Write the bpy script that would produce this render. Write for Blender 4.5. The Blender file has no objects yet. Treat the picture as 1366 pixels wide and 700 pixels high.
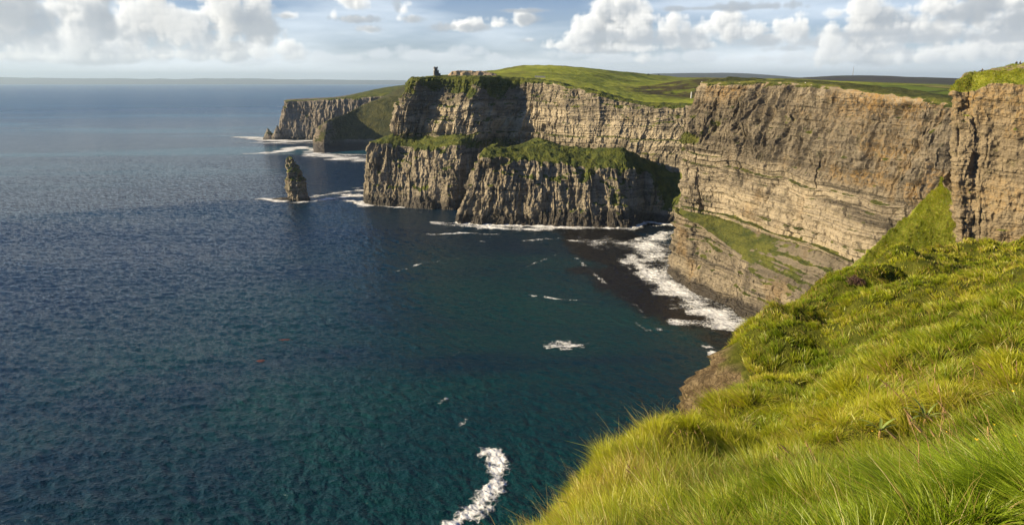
import bpy, math
import numpy as np
from mathutils import Vector

# ------------------------------------------------------------------ basics
EYE = 180.0                      # eye height above the sea, metres
FOC = 923.0                      # focal length in pixels of a 1366 wide picture
PITCH = math.atan(242.0 / FOC)   # the view looks down this much
CP, SP = math.cos(PITCH), math.sin(PITCH)
SUN_EL = 20.0
SUN_AZ = -96.0                   # degrees clockwise from +Y (negative: to the left)
SUN = np.array([math.sin(math.radians(SUN_AZ)) * math.cos(math.radians(SUN_EL)),
                math.cos(math.radians(SUN_AZ)) * math.cos(math.radians(SUN_EL)),
                math.sin(math.radians(SUN_EL))])
scene = bpy.context.scene
C = scene.collection


def ray(px, py):
    """Sight line through a point of the survey photograph."""
    x = (px - 683.0) / FOC
    u = (350.0 - py) / FOC
    return np.array([x, CP + u * SP, -SP + u * CP])


def at(px, py, Y):
    """World point at ground distance Y along that sight line."""
    d = ray(px, py)
    return np.array([d[0] / d[1] * Y, Y, EYE + d[2] / d[1] * Y])


def sea(px, py, z=0.0):
    d = ray(px, py)
    t = (z - EYE) / d[2]
    return np.array([d[0] * t, d[1] * t, z])


def off(px, py, n, o):
    """World point where that sight line meets the upright plane n.(x,y) = o."""
    d = ray(px, py)
    t = o / (n[0] * d[0] + n[1] * d[1])
    return np.array([d[0] * t, d[1] * t, EYE + d[2] * t])


# ------------------------------------------------------------------ noise
_T = np.random.default_rng(7).random(65536).astype(np.float32)


def _h(ix, iy, iz, s):
    return _T[((ix * 73856093) ^ (iy * 19349663) ^ (iz * 83492791) ^ (s * 2654435)) & 65535]


def vn(x, y, z, s=0):
    """Value noise 0..1 at arrays of points."""
    x = np.asarray(x, np.float64); y = np.asarray(y, np.float64); z = np.asarray(z, np.float64)
    x, y, z = np.broadcast_arrays(x, y, z)
    fx, fy, fz = np.floor(x), np.floor(y), np.floor(z)
    ix, iy, iz = fx.astype(np.int64), fy.astype(np.int64), fz.astype(np.int64)
    fx = (x - fx).astype(np.float32); fy = (y - fy).astype(np.float32); fz = (z - fz).astype(np.float32)
    fx = fx * fx * (3 - 2 * fx); fy = fy * fy * (3 - 2 * fy); fz = fz * fz * (3 - 2 * fz)
    a = _h(ix, iy, iz, s); b = _h(ix + 1, iy, iz, s); r0 = a + (b - a) * fx
    a = _h(ix, iy + 1, iz, s); b = _h(ix + 1, iy + 1, iz, s); r1 = a + (b - a) * fx
    q0 = r0 + (r1 - r0) * fy
    a = _h(ix, iy, iz + 1, s); b = _h(ix + 1, iy, iz + 1, s); r0 = a + (b - a) * fx
    a = _h(ix, iy + 1, iz + 1, s); b = _h(ix + 1, iy + 1, iz + 1, s); r1 = a + (b - a) * fx
    q1 = r0 + (r1 - r0) * fy
    return q0 + (q1 - q0) * fz


def fbm(x, y, z, o=4, s=0, g=.5):
    """Fractal noise about -1..1."""
    r = 0; a = 1.0; t = 0
    for i in range(o):
        f = 2.03 ** i
        r = r + a * (vn(x * f + 17.3 * i, y * f - 9.1 * i, z * f + 4.7 * i, s + i) * 2 - 1)
        t += a; a *= g
    return r / t * 1.5


def ridge(x, y, z, o=3, s=0):
    """Ridged noise 0..1, one on sharp ridges."""
    r = 0; a = 1.0; t = 0
    for i in range(o):
        f = 2.1 ** i
        r = r + a * (1 - np.abs(vn(x * f + 5.3 * i, y * f, z * f, s + i) * 2 - 1))
        t += a; a *= .5
    return r / t


def ss(a, b, x):
    t = np.clip((x - a) / (b - a), 0, 1)
    return t * t * (3 - 2 * t)


def steps(v, T, s=0, sharp=.75):
    """Stair noise: one random level 0..1 per bed of thickness T, short risers between."""
    q = v / T
    i = np.floor(q); f = q - i
    i = i.astype(np.int64); z = np.zeros_like(i)
    a = _h(i, z, z, s); b = _h(i + 1, z, z, s)
    return a + (b - a) * ss(sharp, 1.0, f)


def blur(a, r, axis):
    """Box blur of radius r, twice."""
    if r < 1:
        return a
    for _ in range(2):
        pad = [(0, 0)] * a.ndim
        pad[axis] = (r + 1, r)
        c = np.cumsum(np.pad(a, pad, mode='edge'), axis=axis)
        n = a.shape[axis]
        hi = np.take(c, np.arange(2 * r + 1, 2 * r + 1 + n), axis=axis)
        lo = np.take(c, np.arange(0, n), axis=axis)
        a = (hi - lo) / (2 * r + 1)
    return a


# ------------------------------------------------------------------ meshes
def raw_mesh(name, V, loops, starts, totals, mat, attrs=None, smooth=False):
    me = bpy.data.meshes.new(name)
    me.vertices.add(len(V))
    me.vertices.foreach_set('co', np.ascontiguousarray(V, np.float32).ravel())
    me.loops.add(len(loops))
    me.loops.foreach_set('vertex_index', np.ascontiguousarray(loops, np.int32))
    me.polygons.add(len(starts))
    me.polygons.foreach_set('loop_start', np.ascontiguousarray(starts, np.int32))
    try:
        me.polygons.foreach_set('loop_total', np.ascontiguousarray(totals, np.int32))
    except Exception:
        pass
    me.polygons.foreach_set('use_smooth', np.full(len(starts), smooth, dtype=bool))
    for k, a in (attrs or {}).items():
        a = np.asarray(a, np.float32)
        if a.ndim == 1:
            me.attributes.new(k, 'FLOAT', 'POINT').data.foreach_set('value', np.ascontiguousarray(a))
        else:
            me.attributes.new(k, 'FLOAT_VECTOR', 'POINT').data.foreach_set('vector', np.ascontiguousarray(a).ravel())
    if mat:
        me.materials.append(mat)
    me.update(calc_edges=True)
    return me


def link(name, me, parent=None, loc=None, **props):
    o = bpy.data.objects.new(name, me)
    C.objects.link(o)
    if loc is not None:
        o.location = loc
    if parent:
        o.parent = parent
    for k, v in props.items():
        o[k] = v
    return o


def quad_index(nu, nv):
    i = np.arange(nu * nv).reshape(nu, nv)
    return np.stack([i[:-1, :-1], i[1:, :-1], i[1:, 1:], i[:-1, 1:]], -1)


def grid_obj(name, P, mat, attrs=None, smooth=False, keep=None, flip=False, parent=None, **props):
    """One mesh object from a grid of points (nu, nv, 3); keep masks its faces."""
    nu, nv = P.shape[:2]
    q = quad_index(nu, nv)
    if flip:
        q = q[..., ::-1]
    q = q.reshape(-1, 4)
    V = P.reshape(-1, 3)
    at_ = {k: np.asarray(a).reshape(len(V), -1).squeeze(-1) if np.asarray(a).size == len(V) else np.asarray(a).reshape(-1, 3)
           for k, a in (attrs or {}).items()}
    if keep is not None:
        q = q[keep.reshape(-1)]
        used = np.zeros(len(V), bool); used[q.ravel()] = True
        new = np.cumsum(used) - 1
        V = V[used]; q = new[q]
        at_ = {k: a[used] for k, a in at_.items()}
    n = len(q)
    me = raw_mesh(name, V, q.ravel(), np.arange(n) * 4, np.full(n, 4), mat, at_, smooth)
    return link(name, me, parent, **props)


def catmull(pts, t):
    """Catmull-Rom through pts (K,3) at params t in 0..K-1."""
    K = len(pts)
    ext = np.vstack([2 * pts[0] - pts[1], pts, 2 * pts[-1] - pts[-2]])
    i = np.clip(np.floor(t).astype(int), 0, K - 2)
    f = (t - i)[:, None]
    p0, p1, p2, p3 = ext[i], ext[i + 1], ext[i + 2], ext[i + 3]
    return .5 * (2 * p1 + (p2 - p0) * f + (2 * p0 - 5 * p1 + 4 * p2 - p3) * f ** 2 + (3 * p1 - p0 - 3 * p2 + p3) * f ** 3)


def loft(rows, du, dv, soft=1, blend=.55):
    """Grid through rows of control points (bottom to top); du, dv in metres (dv may be a list)."""
    R = np.array(rows, float)                    # (R,K,3)
    nR, K = R.shape[:2]
    seg = np.linalg.norm(np.diff(R, axis=1), axis=2).max(0)
    cnt = np.maximum(2, np.ceil(seg / du).astype(int))
    t = np.concatenate([k + np.arange(c) / c for k, c in enumerate(cnt)] + [[K - 1]])
    lines = np.array([blend * catmull(r, t) + (1 - blend) * np.stack([np.interp(t, np.arange(K), r[:, a]) for a in range(3)], -1) for r in R])
    out, rowid = [], []
    for j in range(nR - 1):
        g = np.linalg.norm(R[j + 1] - R[j], axis=1).max()
        d = dv[j] if isinstance(dv, (list, tuple)) else dv
        c = max(2, int(math.ceil(g / d)))
        for k in range(c):
            out.append(lines[j] * (1 - k / c) + lines[j + 1] * (k / c)); rowid.append(j + k / c)
    out.append(lines[-1]); rowid.append(nR - 1)
    P = np.array(out).transpose(1, 0, 2)          # (nu,nv,3)
    if soft:
        P[:, 1:-1] = blur(P, soft, 1)[:, 1:-1]
    L = np.concatenate([[0], np.cumsum(np.linalg.norm(np.diff(lines[0], axis=0), axis=1))])
    return P, L, np.array(rowid)


def normals(P, r=0):
    if r:
        P = blur(blur(P, r, 0), r, 1)
    a = np.gradient(P, axis=0); b = np.gradient(P, axis=1)
    n = np.cross(a, b)
    n /= np.linalg.norm(n, axis=2, keepdims=True) + 1e-9
    return n


def rbf(pts, smooth=0.0):
    """Thin-plate surface z(x, y) through points."""
    p = np.array(pts, float); S = np.abs(p[:, :2]).max()
    xy = p[:, :2] / S
    def ph(r2):
        return r2 * np.log(r2 + 1e-12)
    n = len(p)
    A = np.zeros((n + 3, n + 3))
    A[:n, :n] = ph(((xy[:, None] - xy[None]) ** 2).sum(-1)) + np.eye(n) * smooth
    A[:n, n] = 1; A[:n, n + 1:] = xy; A[n, :n] = 1; A[n + 1:, :n] = xy.T
    w = np.linalg.solve(A, np.concatenate([p[:, 2], [0, 0, 0]]))
    def f(x, y):
        x = np.asarray(x, float) / S; y = np.asarray(y, float) / S
        r = w[n] + w[n + 1] * x + w[n + 2] * y
        for i in range(n):
            r = r + w[i] * ph((x - xy[i, 0]) ** 2 + (y - xy[i, 1]) ** 2)
        return r
    return f


def seg_dist(x, y, line):
    """Distance from points to a polyline, and the parameter (index) of the nearest point."""
    best = np.full(np.shape(x), 1e18); par = np.zeros(np.shape(x)); side = np.zeros(np.shape(x))
    for i in range(len(line) - 1):
        ax, ay = line[i][:2]; bx, by = line[i + 1][:2]
        dx, dy = bx - ax, by - ay
        t = np.clip(((x - ax) * dx + (y - ay) * dy) / (dx * dx + dy * dy), 0, 1)
        d = (x - ax - t * dx) ** 2 + (y - ay - t * dy) ** 2
        m = d < best
        best = np.where(m, d, best); par = np.where(m, i + t, par)
        side = np.where(m, np.sign(dx * (y - ay) - dy * (x - ax)), side)
    return np.sqrt(best), par, side


def inside(x, y, poly):
    c = np.zeros(np.shape(x), bool)
    n = len(poly)
    for i in range(n):
        x0, y0 = poly[i][:2]; x1, y1 = poly[(i + 1) % n][:2]
        if y0 == y1:
            continue
        m = ((y0 > y) != (y1 > y)) & (x < (x1 - x0) * (y - y0) / (y1 - y0) + x0)
        c ^= m
    return c
# ------------------------------------------------------------------ materials
class NT:
    """Small node-tree writer."""
    def __init__(self, tree):
        self.t = tree; self.n = tree.nodes; self.l = tree.links
        self.n.clear()
    def node(self, typ, ins=None, **kw):
        nd = self.n.new(typ)
        for k, v in kw.items():
            setattr(nd, k, v)
        for k, v in (ins or {}).items():
            s = nd.inputs[k]
            if isinstance(v, bpy.types.NodeSocket):
                self.l.new(v, s)
            else:
                s.default_value = v
        return nd
    def math(self, op, a, b=None, c=None, clamp=False):
        ins = {0: a}
        if b is not None: ins[1] = b
        if c is not None: ins[2] = c
        return self.node('ShaderNodeMath', ins, operation=op, use_clamp=clamp).outputs[0]
    def mix(self, f, a, b, mode='MIX'):
        return self.node('ShaderNodeMix', {0: f, 6: a, 7: b}, data_type='RGBA', blend_type=mode).outputs[2]
    def ramp(self, f, stops, interp='LINEAR'):
        nd = self.node('ShaderNodeValToRGB', {0: f})
        cr = nd.color_ramp; cr.interpolation = interp
        while len(cr.elements) < len(stops):
            cr.elements.new(.5)
        for e, (p, c) in zip(cr.elements, stops):
            e.position = p
            e.color = (c, c, c, 1) if isinstance(c, (int, float)) else (*c[:3], 1)
        return nd.outputs[0]
    def step(self, f, a, b):
        return self.node('ShaderNodeMapRange', {0: f, 1: a, 2: b, 3: 0.0, 4: 1.0}, interpolation_type='SMOOTHSTEP').outputs[0]
    def attr(self, name):
        return self.node('ShaderNodeAttribute', attribute_name=name)
    def pos(self, sx=1, sy=1, sz=1):
        g = self.node('ShaderNodeNewGeometry').outputs['Position']
        return self.node('ShaderNodeMapping', {'Vector': g, 'Scale': (sx, sy, sz)}).outputs[0]
    def noise(self, vec, scale, detail=4, rough=.55, dist=0.0, **kw):
        return self.node('ShaderNodeTexNoise', {'Vector': vec, 'Scale': scale, 'Detail': detail, 'Roughness': rough, 'Distortion': dist}, **kw).outputs[0]


def new_mat(name):
    m = bpy.data.materials.new(name); m.use_nodes = True
    return m, NT(m.node_tree)


def simple_mat(name, col, rough=.8, var=.25, scale=3.0, metallic=0.0):
    m, t = new_mat(name)
    n = t.noise(t.pos(), scale, 4)
    c = t.mix(t.step(n, .3, .7), tuple(v * (1 - var) for v in col) + (1,), tuple(min(1, v * (1 + var)) for v in col) + (1,))
    b = t.node('ShaderNodeBsdfPrincipled', {'Base Color': c, 'Roughness': rough, 'Metallic': metallic})
    t.node('ShaderNodeOutputMaterial', {0: b.outputs[0]})
    return m


def rock_mat(name, light, mid, dark, ochre, bed=.16, bump=.6, size=1.0, band=.5, dip=(0, 0), lichen=.25,
             g_dark=(.038, .058, .009), g_light=(.115, .13, .020), g_dry=(.17, .14, .045), wet_col=(.028, .024, .020)):
    """Bedded sea-cliff rock with turf where the 'grass' attribute says so."""
    m, t = new_mat(name)
    geo = t.node('ShaderNodeNewGeometry').outputs['Position']
    sep = t.node('ShaderNodeSeparateXYZ', {0: geo})
    # bedding coordinate: height corrected for the dip, gently warped
    warp = t.noise(geo, .014 / size, 3)
    zz = t.math('ADD', sep.outputs[2], t.math('MULTIPLY', warp, 4.0 * size))
    zz = t.math('ADD', zz, t.math('ADD', t.math('MULTIPLY', sep.outputs[0], dip[0]), t.math('MULTIPLY', sep.outputs[1], dip[1])))
    bedv = t.node('ShaderNodeCombineXYZ', {0: t.math('MULTIPLY', sep.outputs[0], .007 / size), 1: t.math('MULTIPLY', sep.outputs[1], .007 / size), 2: t.math('MULTIPLY', zz, bed / size)}).outputs[0]
    beds = t.noise(bedv, 1.0, 5, .7)
    tone = t.noise(geo, .05 / size, 5, .6)
    speck = t.noise(geo, .45 / size, 5, .65)
    vert = t.noise(t.node('ShaderNodeMapping', {'Vector': geo, 'Scale': (.22 / size, .22 / size, .03 / size)}).outputs[0], 1.0, 4, .6)
    c = t.mix(t.step(tone, .3, .7), (*mid, 1), (*light, 1))
    c = t.mix(t.math('MULTIPLY', t.step(beds, .49, .40), band), c, (*dark, 1))
    c = t.mix(t.math('MULTIPLY', t.step(beds, .57, .65), band * .9), c, tuple(min(1, v * 1.35) for v in light) + (1,))
    c = t.mix(t.math('MULTIPLY', t.step(speck, .50, .70), .55), c, (*dark, 1))
    c = t.mix(t.math('MULTIPLY', t.step(speck, .42, .30), .45), c, tuple(min(1, v * 1.25) for v in light) + (1,))
    c = t.mix(t.math('MULTIPLY', t.step(vert, .56, .72), .45), c, (*dark, 1))
    seep = t.noise(t.node('ShaderNodeMapping', {'Vector': geo, 'Scale': (.07 / size, .07 / size, .007 / size)}).outputs[0], 1.0, 4, .6)
    c = t.mix(t.math('MULTIPLY', t.step(seep, .55, .68), .55), c, (*dark, 1))
    # beds of differing stone: pale flags or brown shale
    tn = t.attr('tone').outputs['Fac']
    c = t.mix(t.step(tn, .5, 1.0), c, t.mix(.55, c, tuple(min(1, v * 1.55) for v in light) + (1,)))
    c = t.mix(t.step(tn, .5, 0.0), c, t.mix(.62, c, tuple(.55 * v + .45 * d for v, d in zip(mid, dark)) + (1,)))
    och = t.noise(geo, .022 / size, 4, .6)
    ochm = t.math('ADD', t.math('MULTIPLY', t.step(och, .58, .74), .40), t.math('MULTIPLY', t.attr('ochre').outputs['Fac'], t.step(speck, .62, .35)))
    c = t.mix(ochm, c, (*ochre, 1))
    lic = t.noise(geo, .16 / size, 5, .65)
    c = t.mix(t.math('MULTIPLY', t.step(lic, .56, .70), lichen), c, (*g_dark, 1))
    wet = t.attr('wet').outputs['Fac']
    c = t.mix(t.math('MULTIPLY', wet, .85), c, (*wet_col, 1))
    # turf
    g1 = t.noise(geo, .09 / size, 4, .6); g2 = t.noise(geo, .8 / size, 3, .6)
    gc = t.mix(t.step(g1, .35, .65), (*g_dark, 1), (*g_light, 1))
    gc = t.mix(t.math('MULTIPLY', t.step(g2, .5, .75), .5), gc, (*g_dry, 1))
    gc = t.mix(t.math('MULTIPLY', t.step(g2, .5, .3), .5), gc, tuple(v * .6 for v in g_dark) + (1,))
    gm = t.attr('grass').outputs['Fac']
    gm = t.step(t.math('ADD', gm, t.math('MULTIPLY', t.math('SUBTRACT', t.noise(geo, .3 / size, 5, .72), .5), 1.5)), .40, .62)
    col = t.mix(gm, c, gc)
    h = t.math('ADD', t.math('MULTIPLY', speck, 1.2), t.math('ADD', t.math('MULTIPLY', beds, 1.5), t.math('MULTIPLY', vert, 1.0)))
    h = t.math('ADD', h, t.math('MULTIPLY', t.noise(geo, 1.6 / size, 4, .7), .5))
    bmp = t.node('ShaderNodeBump', {'Strength': bump, 'Distance': 1.6 * size, 'Height': h}).outputs[0]
    rough = t.math('SUBTRACT', .92, t.math('MULTIPLY', wet, .45))
    b = t.node('ShaderNodeBsdfPrincipled', {'Base Color': col, 'Roughness': rough, 'Normal': bmp, 'Specular IOR Level': .25})
    t.node('ShaderNodeOutputMaterial', {0: b.outputs[0]})
    return m


def turf_mat(name, dark, light, dry, size=1.0, bump=.5, heather=None, fields=0.0):
    """Distant grassland."""
    m, t = new_mat(name)
    geo = t.node('ShaderNodeNewGeometry').outputs['Position']
    n1 = t.noise(geo, .008 / size, 5, .6); n2 = t.noise(geo, .12 / size, 5, .65); n3 = t.noise(geo, .03 / size, 4, .6)
    c = t.mix(t.step(n1, .38, .62), (*dark, 1), (*light, 1))
    c = t.mix(t.math('MULTIPLY', t.step(n2, .45, .75), .55), c, (*dry, 1))
    c = t.mix(t.math('MULTIPLY', t.step(n2, .5, .3), .5), c, tuple(v * .55 for v in dark) + (1,))
    if fields:
        vo = t.node('ShaderNodeTexVoronoi', {'Vector': t.node('ShaderNodeMapping', {'Vector': geo, 'Scale': (.004, .0022, 0.0), 'Rotation': (0, 0, .3)}).outputs[0], 'Scale': 1.0})
        ve = t.node('ShaderNodeTexVoronoi', {'Vector': t.node('ShaderNodeMapping', {'Vector': geo, 'Scale': (.004, .0022, 0.0), 'Rotation': (0, 0, .3)}).outputs[0], 'Scale': 1.0}, feature='DISTANCE_TO_EDGE')
        fc = t.ramp(t.node('ShaderNodeSeparateXYZ', {0: vo.outputs['Color']}).outputs[0],
                    [(0, (.10, .15, .02)), (.3, (.17, .20, .035)), (.55, (.07, .11, .015)), (.75, (.22, .20, .07)), (1, (.10, .09, .035))], 'CONSTANT')
        c = t.mix(t.math('MULTIPLY', t.attr('field').outputs['Fac'], fields), c, fc)
        c = t.mix(t.math('MULTIPLY', t.attr('field').outputs['Fac'], t.step(ve.outputs['Distance'], .022, .008)), c, (.06, .075, .02, 1))
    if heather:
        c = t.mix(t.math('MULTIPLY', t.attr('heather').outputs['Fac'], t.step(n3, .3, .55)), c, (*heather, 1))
    bmp = t.node('ShaderNodeBump', {'Strength': bump, 'Distance': 2.0 * size, 'Height': t.math('ADD', n2, n3)}).outputs[0]
    b = t.node('ShaderNodeBsdfPrincipled', {'Base Color': c, 'Roughness': .95, 'Normal': bmp, 'Specular IOR Level': .1})
    t.node('ShaderNodeOutputMaterial', {0: b.outputs[0]})
    return m
# ------------------------------------------------------------------ camera, sun, view
EXPO = 1.0
cam = bpy.data.cameras.new('camera')
cam.sensor_width = 36.0
cam.lens = 36.0 * FOC / 1366.0
cam.clip_start = .1
cam.clip_end = 300000
co = bpy.data.objects.new('camera', cam); C.objects.link(co)
co.location = (0, 0, EYE)
co.rotation_euler = (math.pi / 2 - PITCH, 0, 0)
scene.camera = co
sl = bpy.data.lights.new('sun', 'SUN')
sl.energy = 5.0
sl.angle = math.radians(.6)
sl.color = (1.0, .81, .52)
so = bpy.data.objects.new('sun', sl); C.objects.link(so)
so.location = (-300, -60, 500)
so.rotation_euler = Vector(SUN).to_track_quat('Z', 'Y').to_euler()
vs = scene.view_settings
scene.display_settings.display_device = 'sRGB'
vs.view_transform = 'Standard'; vs.look = 'None'; vs.exposure = EXPO; vs.gamma = 1.0; vs.use_curve_mapping = False
cy = scene.cycles
cy.use_denoising = True
cy.denoiser = 'OPENIMAGEDENOISE'
cy.max_bounces = 5; cy.diffuse_bounces = 2; cy.glossy_bounces = 2; cy.transmission_bounces = 2; cy.volume_bounces = 0; cy.transparent_max_bounces = 6
cy.sample_clamp_indirect = 4.0; cy.sample_clamp_direct = 6.0
cy.caustics_reflective = False; cy.caustics_refractive = False
cy.use_adaptive_sampling = True; cy.adaptive_threshold = .02

# ------------------------------------------------------------------ clouds
AZ0, AZ1, EL0, EL1 = -46.0, 46.0, -.6, 9.6
NX = 1560
DA = (AZ1 - AZ0) / NX
NZ = int(round((EL1 - EL0) / DA)); NY = 44


def azel(px, py):
    d = ray(px, py)
    return math.degrees(math.atan2(d[0], d[1])), math.degrees(math.atan2(d[2], math.hypot(d[0], d[1])))


def cloud_field(puffs, seed, soft, thick):
    """March a volume of puffs: returns colour (premultiplied by nothing) and alpha on the window NX x NZ."""
    ax = AZ0 + (np.arange(NX) + .5) * DA
    az = EL0 + (np.arange(NZ) + .5) * DA
    yy = (np.arange(NY) + .5 - NY / 2)
    env = np.full((NX, NY, NZ), -3.0, np.float32)
    for (px, py, rx, ry, dy, flat) in puffs:
        a0, e0 = azel(px, py)
        ra = rx / FOC * 57.3 / DA * .95; re = ry / FOC * 57.3 / DA * .95
        i0 = (a0 - AZ0) / DA; k0 = (e0 - EL0) / DA
        ia, ib = int(max(0, i0 - 2.2 * ra)), int(min(NX, i0 + 2.2 * ra + 1))
        if ib <= ia:
            continue
        X = ((np.arange(ia, ib) - i0) / ra)[:, None, None]
        Z = ((np.arange(NZ) - k0) / re)[None, None, :]
        Z = np.where(Z < 0, Z * flat, Z)
        rd = min(max(ra * .6, re), NY * .42)
        Y = ((yy - dy) / rd)[None, :, None]
        e = 1 - np.sqrt(X * X + Y * Y + Z * Z)
        sub = env[ia:ib]
        # smooth union
        k = .12
        m = np.maximum(sub, e)
        d = np.abs(sub - e)
        env[ia:ib] = m + np.clip(k - d, 0, None) ** 2 / (4 * k)
    rng = np.random.default_rng(seed)
    # billowy noise by upsampling random lattices
    nz = np.zeros((NX, NY, NZ), np.float32)
    amp, tot = 1.0, 0
    for per in (38, 18, 9, 4.4, 2.2):
        n0, n1, n2 = int(NX / per) + 3, int(NY / per) + 3, int(NZ / per) + 3
        g = rng.random((n0, n1, n2)).astype(np.float32)
        def up(g, n, axis):
            t = np.arange(n) / per
            i = np.floor(t).astype(int); f = (t - i).astype(np.float32); f = f * f * (3 - 2 * f)
            sh = [1] * 3; sh[axis] = n
            f = f.reshape(sh)
            return np.take(g, i, axis) * (1 - f) + np.take(g, i + 1, axis) * f
        g = up(up(up(g, NZ, 2), NY, 1), NX, 0)
        nz += amp * (3.2 * np.abs(g * 2 - 1) - 1); tot += amp
        amp *= .60
    nz /= tot
    D = np.clip((env + nz * .92 + .06) / soft, 0, 1) * thick
    D[env < -.75] = 0
    # light, swept along x from the sun's side
    sy, sz = .62, .55
    L = np.ones((NY, NZ), np.float32); LL = np.empty_like(D)
    step = 1.3
    for i in range(NX):
        s = L * (1 - sz); s[:, :-1] += L[:, 1:] * sz; s[:, -1] += sz
        q = s * (1 - sy); q[1:] += s[:-1] * sy; q[0] += sy * 1.0
        LL[i] = q
        L = q * np.exp(-D[i] * step * .85)
        L = np.minimum(1, L + .0022)
    up_ = np.exp(-np.cumsum(D[:, :, ::-1], axis=2)[:, :, ::-1] * .05)
    T = np.ones((NX, NZ), np.float32)
    sun_ = np.zeros_like(T); amb = np.zeros_like(T)
    for j in range(NY):
        a = 1 - np.exp(-D[:, j])
        w = T * a
        sun_ += w * (LL[:, j] * .85 + LL[:, j] ** .35 * .15)
        amb += w * (.35 + .65 * up_[:, j])
        T *= 1 - a
    al = 1 - T
    return sun_ / np.maximum(al, 1e-4), amb / np.maximum(al, 1e-4), al


FAR_PUFFS = [(p, 74 + q, r, s, 0, 1.6) for p, q, r, s in (
    (505, 0, 30, 7), (530, -4, 14, 9), (560, 2, 30, 6), (612, -6, 16, 10), (638, -3, 18, 9), (590, 4, 40, 6), (655, 4, 20, 7), (460, 5, 30, 6),
    (20, 6, 50, 8), (90, 8, 50, 9), (160, 6, 40, 7), (380, 6, 40, 7), (420, 2, 16, 8), (330, 8, 30, 8),
    (760, 0, 40, 10), (700, 10, 40, 6), (820, 6, 60, 8), (905, 4, 40, 8), (1020, 6, 40, 7), (1100, 4, 40, 10), (1170, 0, 60, 10), (1260, 4, 60, 8), (1340, 2, 50, 8))]
NEAR_PUFFS = [
    # the big bank at the left
    (-60, 20, 90, 60, 2, 1.2), (10, 40, 62, 40, 6, 1.3), (15, 5, 40, 30, 8, 1.2), (70, 18, 30, 24, -3, 1.2), (95, 48, 42, 32, -8, 1.6), (78, 8, 26, 22, -6, 1.2),
    (60, 62, 60, 20, 0, 1.8), (125, 40, 34, 40, 3, 1.4), (150, 62, 60, 22, -2, 1.8), (182, 20, 32, 30, -4, 1.2), (205, 8, 26, 22, 0, 1.2), (170, 48, 40, 26, 5, 1.4),
    (228, 28, 30, 24, -8, 1.3), (245, 52, 36, 26, -10, 1.6), (268, 30, 30, 24, -2, 1.3), (300, 12, 24, 20, -5, 1.2), (318, 34, 36, 30, 4, 1.4), (290, 62, 44, 20, -4, 1.8),
    (335, 14, 26, 18, 3, 1.2), (352, 52, 26, 22, 6, 1.5), (332, 70, 34, 14, -3, 2), (374, 66, 18, 14, 0, 1.8), (396, 74, 14, 9, -4, 1.8), (200, 74, 110, 13, 4, 2), (60, 78, 90, 12, 4, 2),
    # small ones
    (478, 8, 20, 13, 0, 1.4), (466, -2, 18, 10, 2, 1.4), (476, 27, 30, 6, 3, 1.6), (492, 40, 16, 6, 3, 1.6), (538, 14, 9, 12, 2, 1.4), (546, 27, 16, 6, 3, 1.5), (446, 22, 8, 10, 4, 1.3),
    (618, 37, 34, 8, 2, 1.8), (640, 29, 12, 11, -2, 1.5), (662, 33, 18, 8, 2, 1.8), (700, 27, 18, 9, 4, 1.5), (693, 20, 12, 7, 3, 1.5), (706, 54, 10, 4, 3, 1.5), (380, 22, 16, 6, 4, 1.5),
    # mid cumulus
    (803, 14, 14, 14, -6, 1.2), (822, 20, 24, 18, -2, 1.3), (852, 30, 22, 16, 3, 1.4), (808, 42, 40, 18, 0, 1.7), (768, 54, 26, 14, -6, 1.8), (742, 62, 22, 10, -3, 1.9), (850, 50, 40, 18, 3, 1.8),
    (888, 42, 24, 20, -4, 1.5), (905, 56, 30, 16, 3, 1.8), (930, 62, 20, 10, 5, 1.8), (830, 66, 90, 10, 2, 2.2), (862, 80, 12, 9, -5, 1.8),
    (968, 34, 22, 15, -4, 1.4), (990, 46, 32, 17, 2, 1.7), (1022, 52, 26, 13, 5, 1.8), (1060, 44, 28, 18, 0, 1.5), (1076, 58, 24, 11, 5, 1.8), (1042, 32, 18, 9, 4, 1.5),
    # right-hand bank
    (1140, 14, 30, 12, -4, 1.4), (1175, 20, 44, 16, 2, 1.6), (1120, 50, 20, 16, -6, 1.5), (1125, 74, 30, 18, -7, 1.7), (1160, 60, 40, 20, -2, 1.7), (1200, 40, 50, 22, 4, 1.6), (1190, 80, 60, 14, 0, 2),
    (1250, 46, 56, 22, 6, 1.6), (1285, 70, 60, 18, 2, 1.8), (1310, 10, 44, 18, 8, 1.5), (1345, 30, 50, 22, 5, 1.5), (1340, 58, 60, 22, 3, 1.7), (1280, 18, 30, 16, 3, 1.4), (1400, 50, 60, 40, 4, 1.4), (1395, 10, 40, 20, 2, 1.4),
    (1240, 12, 30, 12, -2, 1.4),
]
s1, a1, al1 = cloud_field(FAR_PUFFS, 3, .8, .15)
s2, a2, al2 = cloud_field(NEAR_PUFFS, 5, 1.25, .34)
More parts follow.
